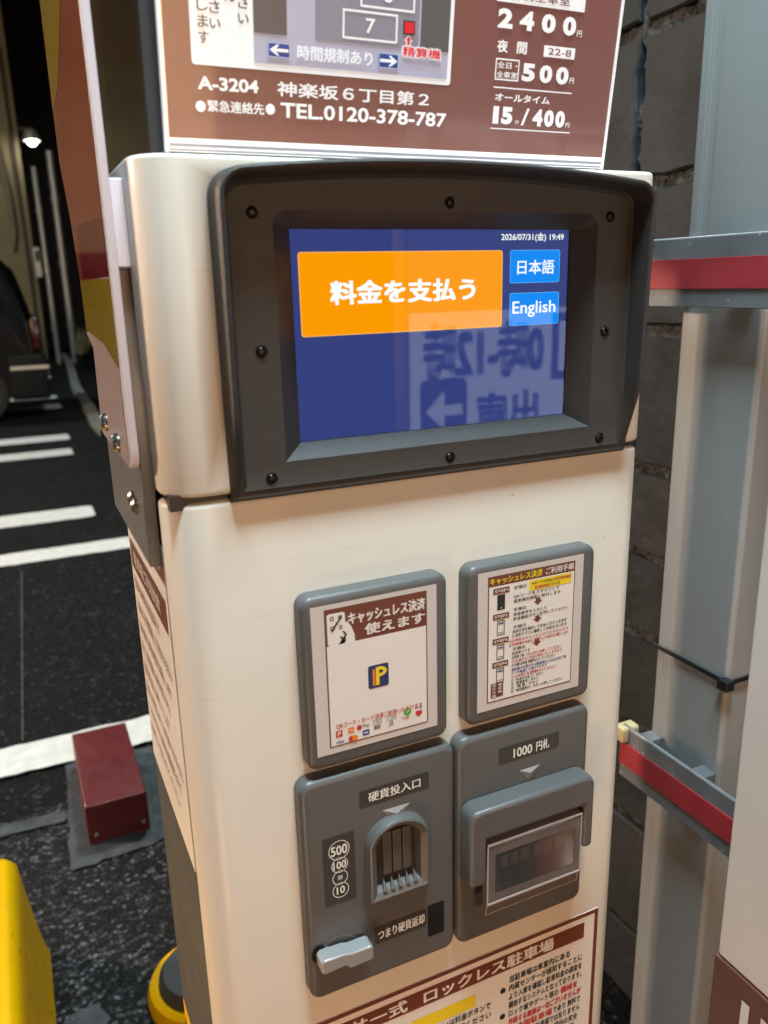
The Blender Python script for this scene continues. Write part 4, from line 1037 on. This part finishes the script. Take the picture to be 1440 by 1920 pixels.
lp = [(0.1592, 0.7400), (0.1592, 0.7300), (0.1620, 0.7285), (0.1792, 0.7295), (0.1835, 0.7252), (0.2010, 0.7258), (0.2036, 0.7275), (0.2036, 0.7375), (0.2015, 0.7395), (0.1850, 0.7395), (0.1800, 0.7412), (0.1620, 0.7418)]
mb.loft([[FRONT.p(x, z, 0.0150) for x, z in lp], [FRONT.p(x, z, 0.0285) for x, z in lp]], cap0=True, cap1=True)
mb.lathe(FRONT, 0.1680, 0.7335, [(0.006, 0.0120), (0.006, 0.0155)], 16)
mb.build('return_lever', 'lever', coin, bevel=0.002, seg=3)

# --- bill module
mb = MB(); slab(mb, FRONT, 0.2900, 0.4232, 0.6860, 0.8905, 0.010, -0.003, 0.0125, 0.005, 8, 6)
bill = mb.build('bill_module', 'grey', ps, smooth=True, angle=50)
mb = MB(); mb.poly(FRONT, rr(0.3294, 0.3904, 0.8577, 0.8726, 0.0015, 4), E1); mb.build('label_plate', 'label', bill)
mb = MB(); text(mb, FRONT, '1000', 0.3435, 0.3625, 0.8598, 0.8688, E2, 0.022); text(mb, FRONT, '円札', 0.3665, 0.3800, 0.8598, 0.8694, E2, 0.016); mb.build('lettering', 'white_print', bill)
mb = MB(); mb.add([FRONT.p(0.3496, 0.8456, 0.0124), FRONT.p(0.3721, 0.8458, 0.0124), FRONT.p(0.3600, 0.8326, 0.0124), FRONT.p(0.3603, 0.8415, 0.0146)], [(0, 3, 1), (1, 3, 2), (2, 3, 0)]); mb.build('marker', 'paler', bill)
# hood: an upside-down U, thick at the top
hx0, hx1, hz0, hz1 = 0.2905, 0.4170, 0.7600, 0.8335
def uloop(ins, ins2, c, dz=0.0):
    o_ = rr(hx0, hx1, hz0, hz1, [0.003, 0.003, 0.008, 0.008], 6, ins)
    return o_
ox = [(hx0, hz0), (hx0+0.0165, hz0), (hx0+0.0165, 0.8040), (hx1-0.0105, 0.8040), (hx1-0.0105, hz0), (hx1, hz0), (hx1, hz1-0.009), (hx1-0.0025, hz1-0.0025), (hx1-0.009, hz1), (hx0+0.009, hz1), (hx0+0.0025, hz1-0.0025), (hx0, hz1-0.009)]
mb = MB(); mb.loft([[FRONT.p(x, z, 0.0115) for x, z in ox], [FRONT.p(x, z, 0.0325) for x, z in ox]], cap0=True, cap1=True)
mb.build('hood', 'grey', bill, bevel=0.0042, seg=4)
mb = MB(); mb.quad(FRONT, 0.3068, 0.4068, 0.7360, 0.8045, 0.0129); mb.build('slot_recess', 'brown_dark', bill)
mb = MB(); mb.box(0.312, 0.402, -0.0160, -0.0130, 0.7510, 0.7535); mb.box(0.312, 0.402, -0.0175, -0.0130, 0.7700, 0.7720); mb.build('slot_lip', 'black', bill)
mb = MB()
for k in range(7):
    x = 0.318+k*0.0118+0.001*((k*5) % 3); mb = MB(); mb.box(x, x+0.0075, -0.0150, -0.0131, 0.7545, 0.7690-0.002*((k*3) % 3)); mb.build('feed_roller', 'paler', bill, bevel=0.0006)
# clear flap with bright edges
fx0, fx1 = 0.3085, 0.4055
wl_ = [(0.0285, 0.7965), (0.0300, 0.7930), (0.0300, 0.7400), (0.0290, 0.7380), (0.0255, 0.7240)]
mb = MB()
mb.add([FRONT.p(fx0, z, c) for c, z in wl_]+[FRONT.p(fx1, z, c) for c, z in wl_], [(i+1, i, len(wl_)+i, len(wl_)+i+1) for i in range(len(wl_)-1)][::1])
mb.add([FRONT.p(fx0, z, c) for c, z in wl_]+[FRONT.p(fx0, 0.7965, 0.014)], [(0, 1, 2, 3, 4, 5)])
mb.add([FRONT.p(fx1, z, c) for c, z in wl_]+[FRONT.p(fx1, 0.7965, 0.014)], [(5, 4, 3, 2, 1, 0)])
flap = mb.build('clear_flap', 'clear', bill)
mb = MB()
mb.box(fx0, fx1, -0.0308, -0.0140, 0.7955, 0.7978)
mb.box(fx0, fx1, -0.0306, -0.0290, 0.7360, 0.7384)
for x in (fx0-0.0004, fx1-0.0012): mb.box(x, x+0.0014, -0.0306, -0.0288, 0.7360, 0.7960)
for x in (fx0, fx1-0.0012):
    mb.add([FRONT.p(x, 0.7372, 0.0292), FRONT.p(x+0.0012, 0.7372, 0.0292), FRONT.p(x+0.0012, 0.7236, 0.0262), FRONT.p(x, 0.7236, 0.0262)], [(0, 3, 2, 1)])
mb.quad(FRONT, fx0, fx1, 0.7234, 0.7242, 0.0262)
mb.build('flap_edge', 'clear_edge', bill, bevel=0.0005)
mb = MB()
fw = 0.0075
for q in ((fx0, fx1, 0.7395, 0.7395+fw), (fx0, fx1, 0.7930-fw, 0.7930), (fx0, fx0+fw, 0.7395+fw, 0.7930-fw), (fx1-fw, fx1, 0.7395+fw, 0.7930-fw)):
    mb.quad(FRONT, *q, 0.0303)
mb.add([FRONT.p(fx0, 0.7380, 0.0292), FRONT.p(fx1, 0.7380, 0.0292), FRONT.p(fx1, 0.7238, 0.0258), FRONT.p(fx0, 0.7238, 0.0258)], [(3, 2, 1, 0)])
mb.build('flap_frame', 'clear_frame', bill)

# --- lower notice
LF = F((0, 0.0012, 0), (1, 0, 0), (0, 0, 1))
mb = MB(); slab(mb, LF, 0.110, 0.4566, 0.12, 0.6512, 0.001, 0, 0.0006, 0.0002); ln = mb.build('rules_notice', 'paper', ps)
G1, G2, G3 = 0.0009, 0.0012, 0.0015
mb = MB(); mb.frame(LF, 0.110, 0.4566, 0.12, 0.6510, 0.0042, G1); mb.quad(LF, 0.122, 0.4402, 0.6222, 0.6405, G1); mb.build('brown_print', 'brown_print', ln)
mb = MB(); text(mb, LF, 'センサー式', 0.152, 0.2460, 0.6245, 0.6385, G2, 0.03); text(mb, LF, 'ロックレス駐車場', 0.2620, 0.4040, 0.6243, 0.6388, G2, 0.028); mb.build('lettering', 'paper', ln)
mb = MB()
rows = [('当駐車場は車室内にある', 0.3535, 0.4240), ('内蔵センサーが感知することに', 0.3535, 0.4395), ('より入庫を確認し駐車料金の課金を', 0.3535, 0.4395), ('開始するシステムとなっております。', 0.3535, 0.4395),
        ('ロック板やゲート等の', 0.3535, 0.4120), None, ('であり 無料で', 0.4060, 0.4395), ('は無料駐車場では有りません', 0.3700, 0.4395), ('場内の防止や場内の安全', 0.3735, 0.4370), ('確保のため監視カメラで', 0.3700, 0.4330)]
for i, r in enumerate(rows):
    if r:
        z = 0.6060-i*0.0103; text(mb, LF, r[0], r[1], r[2], z, z+0.0080, G2, 0.012)
mb.disc(LF, 0.3465, 0.6000, 0.0030, G2); mb.disc(LF, 0.3465, 0.5690, 0.0030, G2)
text(mb, LF, 'お支払いは料金ボタンで', 0.262, 0.3330, 0.5860, 0.5940, G2, 0.012); text(mb, LF, '金額をご確認ください', 0.262, 0.3335, 0.5750, 0.5830, G2, 0.012)
mb.build('small_print', 'dark_print', ln)
mb = MB(); text(mb, LF, '機械を', 0.4145, 0.4350, 0.5648, 0.5728, G2, 0.02); text(mb, LF, '作動する機器は一切ございませんが', 0.3535, 0.4395, 0.5545, 0.5625, G2, 0.02); text(mb, LF, '短時間駐車場', 0.3535, 0.4050, 0.5442, 0.5522, G2, 0.02); mb.build('red_small_print', 'red_print', ln)
mb = MB(); mb.quad(LF, 0.250, 0.3165, 0.596, 0.610, G1); mb.build('yellow_print', 'yellow_print', ln)

# ================================================================== BACK OF THE LOT
# beige house with a wall lamp
h = thing('beige_house', 'beige rendered house wall with a drooping cable at the far left', 'house', (-3.0, 17.0, 0))
mb = MB(); mb.box(-8.0, 0.74, 16.0, 22.0, 0.0, 8.0); mb.build('wall', 'beige_wall', h, bevel=0.01)
mb = MB(); mb.box(0.60, 0.66, 15.965, 15.998, 0.0, 5.2); mb.build('corner_trim', 'trim_dark', h)
mb = MB()
mb.tube([(-0.6+0.0, 15.95, 4.6), (-0.1, 15.95, 4.5), (0.25, 15.95, 4.15), (0.42, 15.95, 3.6), (0.50, 15.95, 2.9), (0.50, 15.95, 2.2), (0.42, 15.95, 1.9)], 0.02, 8); mb.build('cable', 'trim_dark', h)
h = thing('dark_house', 'tall dark navy building behind the silver pipes', 'building', (4.0, 21, 0))
mb = MB(); mb.box(0.8, 12.0, 19.0, 25.0, 0.0, 11.0); mb.build('wall', 'navy_wall', h)
mb = MB(); mb.box(1.18, 2.0, 18.9, 18.998, 0.0, 2.2); mb.build('door', 'trim_dark', h)
def pipe(x, y, z0, z1, r, label):
    t = thing('drain_pipe', label, 'pipe', (x, y, z0), 'silver pipes by the far wall')
    mb = MB(); mb.tube([(x, y, z0), (x, y, z1)], r, 12); mb.build('pipe', 'pipe', t, smooth=True)
    mb = MB()
    for k in range(3):
        z = z0+(z1-z0)*(0.18+0.3*k); mb = MB(); mb.tube([(x, y, z), (x, y, z+0.05)], r*1.35, 12); mb.build('clamp', 'pipe', t, smooth=True)
pipe(0.86, 14.9, 0.0, 3.2, 0.042, 'thin silver pipe nearer the beige wall, below the lamp')
pipe(1.13, 14.9, 0.0, 3.45, 0.055, 'thicker silver pipe standing clear of the beige wall')
t = thing('meter_box', 'small cream meter box on the thin silver pipe', 'meter box', (0.73, 14.85, 1.46))
mb = MB(); slab(mb, F((0, 14.85, 0), (1, 0, 0), (0, 0, 1)), 0.68, 0.775, 1.46, 1.94, 0.02, -0.12, 0.02, 0.015, cap0=True); mb.build('box_shell', 'meter', t, smooth=True)
mb = MB(); mb.box(0.70, 0.755, 14.82, 14.828, 1.72, 1.88); mb.build('dial_window', 'carglass', t)
t = thing('wall_lamp', 'glowing white lamp at the top of the silver pipes by the beige wall', 'lamp', (0.93, 15.6, 3.7))
mb = MB(); mb.box(0.74, 0.90, 15.62, 15.70, 3.86, 3.92); mb.build('lamp_arm', 'trim_dark', t)
mb = MB(); mb.lathe(F((0.93, 15.62, 3.70), (1, 0, 0), (0, 1, 0)), 0, 0, [(0.03, 0.20), (0.10, 0.16), (0.14, 0.06), (0.13, 0.0)], 16, cap=False); mb.build('lamp_shade', 'pipe', t, smooth=True)
mb = MB(); mb.lathe(F((0.93, 15.62, 3.70), (1, 0, 0), (0, 1, 0)), 0, 0, [(0.02, 0.10), (0.06, 0.06), (0.075, 0.0), (0.055, -0.05), (0.02, -0.07)], 16); mb.build('bulb', emis('lamp_white', (1.0, 0.98, 0.86, 1), 60), t, smooth=True)
# planter
t = thing('planter', 'small black pot with dry straw-coloured plant at the foot of the kerb', 'plant pot', (1.13, 13.6, 0))
mb = MB(); mb.lathe(F((1.13, 13.6, 0), (1, 0, 0), (0, 1, 0)), 0, 0, [(0.07, 0.0), (0.10, 0.22), (0.11, 0.24), (0.095, 0.24), (0.09, 0.20)], 16); mb.build('pot', 'black', t, smooth=True)
mb = MB(); rnd = random.Random(5)
for k in range(90):
    a = rnd.uniform(0, 6.28); r = rnd.uniform(0, 0.05); L = rnd.uniform(0.2, 0.5); ln_ = rnd.uniform(0.1, 0.5)
    b = Vector((1.15+math.cos(a)*r, 13.6+math.sin(a)*r, 0.22)); d = Vector((math.cos(a)*ln_+0.25, math.sin(a)*ln_, 1)).normalized()
    s = d.cross(Vector((rnd.random(), rnd.random(), 0.2))).normalized()*0.014
    mb.add([b-s*0.5, b+s*0.5, b+d*L*0.6+s, b+d*L], [(0, 1, 2, 3)])
mb.build('foliage', 'leaf_dry', t)

# black car parked in the far bay, tail towards the lane
def car(xt, yn, label):
    t = thing('parked_car', label, 'car', (xt-1.7, yn+0.74, 0))
    L, W = 3.4, 1.48
    # side silhouette (x measured back from the tail, z)
    lower = [(0.02, 0.32), (0.0, 0.45), (0.015, 0.72), (0.03, 0.95), (0.05, 1.0)]
    roof = [(0.06, 1.05), (0.16, 1.44), (0.26, 1.55), (0.5, 1.60), (1.6, 1.60), (1.95, 1.54), (2.55, 1.08)]
    front = [(3.2, 0.95), (3.36, 0.82), (3.4, 0.55), (3.38, 0.32)]
    prof = lower+roof+front
    rings = []
    for w, ins, zsh in ((0.0, 0.07, 0), (0.05, 0.015, 0), (0.12, 0, 0), (W-0.12, 0, 0), (W-0.05, 0.015, 0), (W, 0.07, 0)):
        ring = []
        for x, z in prof:
            xx = x+(ins if x < 1 else -ins if x > 2.6 else 0)
            tumble = max(0, (z-1.0))*0.16
            yy = w+(tumble if w < W/2 else -tumble)
            zz = z-(ins*0.7 if z > 1.4 else 0)
            ring.append(Vector((xt-xx, yn+yy, zz)))
        rings.append(ring)
    mb = MB(); mb.loft(rings, cap0=True, cap1=True); mb.build('body', 'carblack', t, smooth=True, angle=40)
    def sidey(z): return yn+max(0, z-1.0)*0.16-0.004
    mb = MB()
    for pts in ([(0.30, 1.06), (1.18, 1.06), (1.18, 1.47), (0.36, 1.47)], [(1.24, 1.06), (2.25, 1.06), (1.9, 1.44), (1.24, 1.47)]):
        mb.add([(xt-x, sidey(z), z) for x, z in pts], [(3, 2, 1, 0)])
    mb.build('window', 'carglass', t)
    mb = MB(); mb.add([(xt-0.065+0.004, yn+0.2, 1.08), (xt-0.065+0.004, yn+W-0.2, 1.08), (xt-0.15+0.004, yn+W-0.25, 1.41), (xt-0.15+0.004, yn+0.25, 1.41)], [(0, 1, 2, 3)]); mb.build('rear_window', 'carglass', t)
    mb = MB(); slab(mb, F((xt, yn+W/2, 0.0), (0, 1, 0), (0, 0, 1)), -W/2-0.012, W/2+0.012, 0.20, 0.66, 0.05, -0.32, 0.03, 0.03); mb.build('bumper', 'cargrey', t, smooth=True)
    mb = MB(); slab(mb, F((xt+0.036, yn+W/2, 0.0), (0, 1, 0), (0, 0, 1)), -0.17, 0.17, 0.36, 0.525, 0.01, 0, 0.008, 0.003); mb.build('number_plate', 'meter', t)
    mb = MB(); mb.box(xt-0.31, xt+0.045, yn-0.022, yn-0.010, 0.50, 0.535); mb.build('reflector_strip', 'meter', t, bevel=0.004)
    for s in (0.02, W-0.16):
        mb = MB(); slab(mb, F((xt-0.02, yn, 0.0), (0, 1, 0), (0, 0, 1)), s, s+0.14, 0.68, 1.0, 0.03, -0.05, 0.03, 0.02); mb.build('tail_lamp', 'tail', t, smooth=True)
    for xw in (0.62, 2.75):
        for yw in (yn-0.01, yn+W-0.16):
            fr = F((0, yw, 0), (1, 0, 0), (0, 0, 1))
            mb = MB(); mb.lathe(fr, xt-xw, 0.28, [(0.28, -0.17), (0.28, -0.02), (0.26, 0.0), (0.19, 0.0)], 28); wh = mb.build('wheel', 'tyre', t, smooth=True)
            mb = MB(); mb.lathe(fr, xt-xw, 0.28, [(0.19, 0.001), (0.175, -0.01), (0.06, 0.004), (0.03, 0.012)], 24); mb.build('rim', 'pipe', wh, smooth=True)
    return t
car(0.345, 8.30, 'glossy black car parked sideways in the far bay, at the left edge')

# ================================================================== LIGHTS OUTSIDE THE FRAME (several are added fill lights)
# cool LED lamps on masts: one over the machine, one over the lot, a far one added
led_m = emis('led_cool', (0.72, 0.93, 1.0, 1), LED); lot_m = emis('led_lot', (0.86, 1.0, 0.97, 1), LOT)
def mast_lamp(hx, hy, hz, mx, my, hw, hd, em, label):
    t = thing('lot_lamp', label, 'lamp post', (mx, my, 0), 'lamps over the lot')
    mb = MB(); mb.tube([(mx, my, 0), (mx, my, hz+0.1)], 0.05, 14); mb.tube([(mx, my, hz+0.05), ((mx+hx)/2, (my+hy)/2, hz+0.12), (hx, hy, hz+0.1)], 0.03, 10); mb.build('mast', 'galv', t, smooth=True)
    mb = MB(); mb.box(hx-hw-0.03, hx+hw+0.03, hy-hd-0.03, hy+hd+0.03, hz+0.004, hz+0.08); mb.build('lamp_head', 'galv', t, bevel=0.01)
    mb = MB(); mb.quad(F((hx, hy, hz), (1, 0, 0), (0, -1, 0)), -hw, hw, -hd, hd, 0.0); mb.build('diffuser', em, t)
mast_lamp(0.20, -0.37, 2.75, -0.9, -1.7, 0.25, 0.14, led_m, 'slim LED lamp on a mast over the payment machine')
mast_lamp(1.3, 3.0, 4.6, 1.6, 2.6, 0.30, 0.20, lot_m, 'LED lamp on a mast over the near bays')
t = thing('globe_lamp', 'warm globe lamp on a pole along the left of the lot', 'lamp post', (-4.0, 2.8, 0))
gl_ = F((-4.0, 2.8, 0), (1, 0, 0), (0, 1, 0))  # unseen globe, added to light the left faces more than the ground
mb = MB(); mb.lathe(gl_, 0, 0, [(0.08, 0), (0.05, 0.1), (0.04, 2.34), (0.08, 2.36), (0.06, 2.38)], 16); mb.build('pole', 'galv', t, smooth=True)
mb = MB(); mb.lathe(gl_, 0, 0, [(0.25*math.sin(math.pi*k/12)+0.001, 2.6-0.25*math.cos(math.pi*k/12)) for k in range(13)], 24); mb.build('globe', emis('lamp_warm', (1.0, 0.72, 0.52, 1), GLOBE_FILL), t, smooth=True)
mast_lamp(-3.2, 9.5, 5.2, -4.0, 8.6, 0.38, 0.28, lot_m, 'LED lamp on a mast over the far bays')  # unseen lamp, added to brighten the beige wall and far bays
# unseen low light, added to warm the lower front of the machine
t = thing('path_light', 'low bollard light with a warm glowing head on the pavement before the machine', 'path light', (-0.40, -0.74, 0))
pl = F((-0.40, -0.74, 0), (1, 0, 0), (0, 1, 0))
mb = MB(); mb.lathe(pl, 0, 0, [(0.09, 0.0), (0.09, 0.16), (0.08, 0.165)], 20); mb.build('post', 'galv', t, smooth=True)
mb = MB(); mb.lathe(pl, 0, 0, [(0.11, 0.16), (0.12, 0.18), (0.12, 0.46), (0.11, 0.47)], 20); mb.build('lamp_head', emis('path_light_warm', (1.0, 0.56, 0.28, 1), LOW_FILL), t, smooth=True)
mb = MB(); mb.lathe(pl, 0, 0, [(0.11, 0.471), (0.135, 0.48), (0.12, 0.51), (0.03, 0.53)], 20); mb.build('cap', 'galv', t, smooth=True)
# unseen vending-shaped light, added to brighten the machine's left corner and side
t = thing('vending_machine', 'white vending machine with a lit front at the left of the lane', 'vending machine', (-2.75, -2.9, 0))
vz = Matrix.Rotation(rad(-42), 4, 'Z')
vf = F((-2.6, -2.75, 0), vz.inverted() @ Vector((-1, 0, 0)), (0, 0, 1))
if vf.n.dot(Vector((2.7, 2.75, 0))) < 0: vf = F((-2.6, -2.75, 0), -vf.u, (0, 0, 1))
mb = MB(); slab(mb, vf, -0.52, 0.52, 0.0, 1.85, 0.02, -0.65, -0.002, 0.01, cap0=True); mb.build('case', 'panel_grey', t, smooth=True)
mb = MB(); mb.quad(vf, -0.46, 0.46, 0.55, 1.75, 0.0); mb.build('lit_front', emis('vending_white', (0.86, 0.93, 1.0, 1), VEND_FILL), t)
# lit parking signboard across the lane, seen mirrored in the screen
SY = -3.46
t = thing('lit_signboard', 'lit white parking signboard across the lane, mirrored in the screen', 'signboard', (2.9, SY, 0))
LS = F((0, SY, 0), (-1, 0, 0), (0, 0, 1))
mb = MB(); mb.box(1.98, 3.76, SY-0.16, SY-0.005, 0.25, 2.05); mb.build('case', 'galv', t, bevel=0.01)
for x in (2.2, 3.5):
    mb = MB(); mb.box(x-0.04, x+0.04, SY-0.12, SY-0.06, 0, 0.25); mb.build('leg', 'galv', t)
lit = emis('lit_panel', (0.92, 0.97, 1.0, 1), LIT); ink = emis('lit_ink', (0.10, 0.13, 0.42, 1), LIT*0.12)
dim = emis('lit_panel_blue', (0.50, 0.42, 0.70, 1), LIT*0.20)
mb = MB(); mb.quad(LS, -3.74, -2.0, 0.27, 1.08, 0.0); mb.build('lit_panel', lit, t)
mb = MB(); mb.quad(LS, -3.74, -2.0, 1.08, 2.03, 0.0); mb.build('blue_panel', dim, t)
mb = MB(); text(mb, LS, '0時-12時', -2.88, -2.08, 0.70, 1.02, 0.004, 0.03); mb.build('lettering', ink, t)
mb = MB(); text(mb, LS, '出庫', -2.86, -2.42, 0.34, 0.62, 0.004, 0.03); mb.build('lettering', ink, t)
mb = MB(); mb.frame(LS, -3.28, -2.935, 0.66, 1.05, 0.05, 0.004); mb.build('box_mark', ink, t)
mb = MB(); mb.poly(LS, rr(-2.36, -2.06, 0.36, 0.72, 0.04, 5), 0.004); mb.build('arrow_tile', ink, t)
mb = MB(); mb.poly(LS, [(-2.33, 0.51), (-2.21, 0.51), (-2.21, 0.43), (-2.09, 0.54), (-2.21, 0.65), (-2.21, 0.57), (-2.33, 0.57)], 0.008); mb.build('arrow', lit, t)
# unseen shop front with glowing windows, added for warm light on the machine
def shop(o, u, v, x0, x1, em, label):
    fr = F(o, u, v)
    t = thing('shop_front', label, 'shop', o)
    def fbox(a0, a1, b0, b1, c0, c1):
        mb.loft([[fr.p(a, b, c0) for a, b in ((a0, b0), (a1, b0), (a1, b1), (a0, b1))], [fr.p(a, b, c1) for a, b in ((a0, b0), (a1, b0), (a1, b1), (a0, b1))]], cap0=True)
    mb = MB(); fbox(x0-1, x1+1, 0, 0.35, -3, 0); fbox(x0-1, x1+1, 2.3, 4.5, -3, 0); fbox(x0-1, x0, 0.35, 2.3, -3, 0); fbox(x1, x1+1, 0.35, 2.3, -3, 0)
    mb.build('facade', 'beige_wall', t)
    n = max(2, round((x1-x0)/1.1)); w = (x1-x0)/n
    for k in range(n+1):
        mb = MB(); fbox(x0+k*w-0.03, x0+k*w+0.03, 0.35, 2.3, -0.1, 0.02); mb.build('window_frame', 'trim_dark', t)
    for k in range(n):
        mb = MB(); mb.quad(fr, x0+k*w+0.03, x0+(k+1)*w-0.03, 0.36, 2.29, -0.05); mb.build('lit_window', em, t)
shop((0.9, -5.2, 0), (-1, 0, 0), (0, 0, 1), -0.6, 0.7, emis('warm_window', (1.0, 0.56, 0.28, 1), WARM_FILL), 'shop front with warm lit windows straight across the lane')
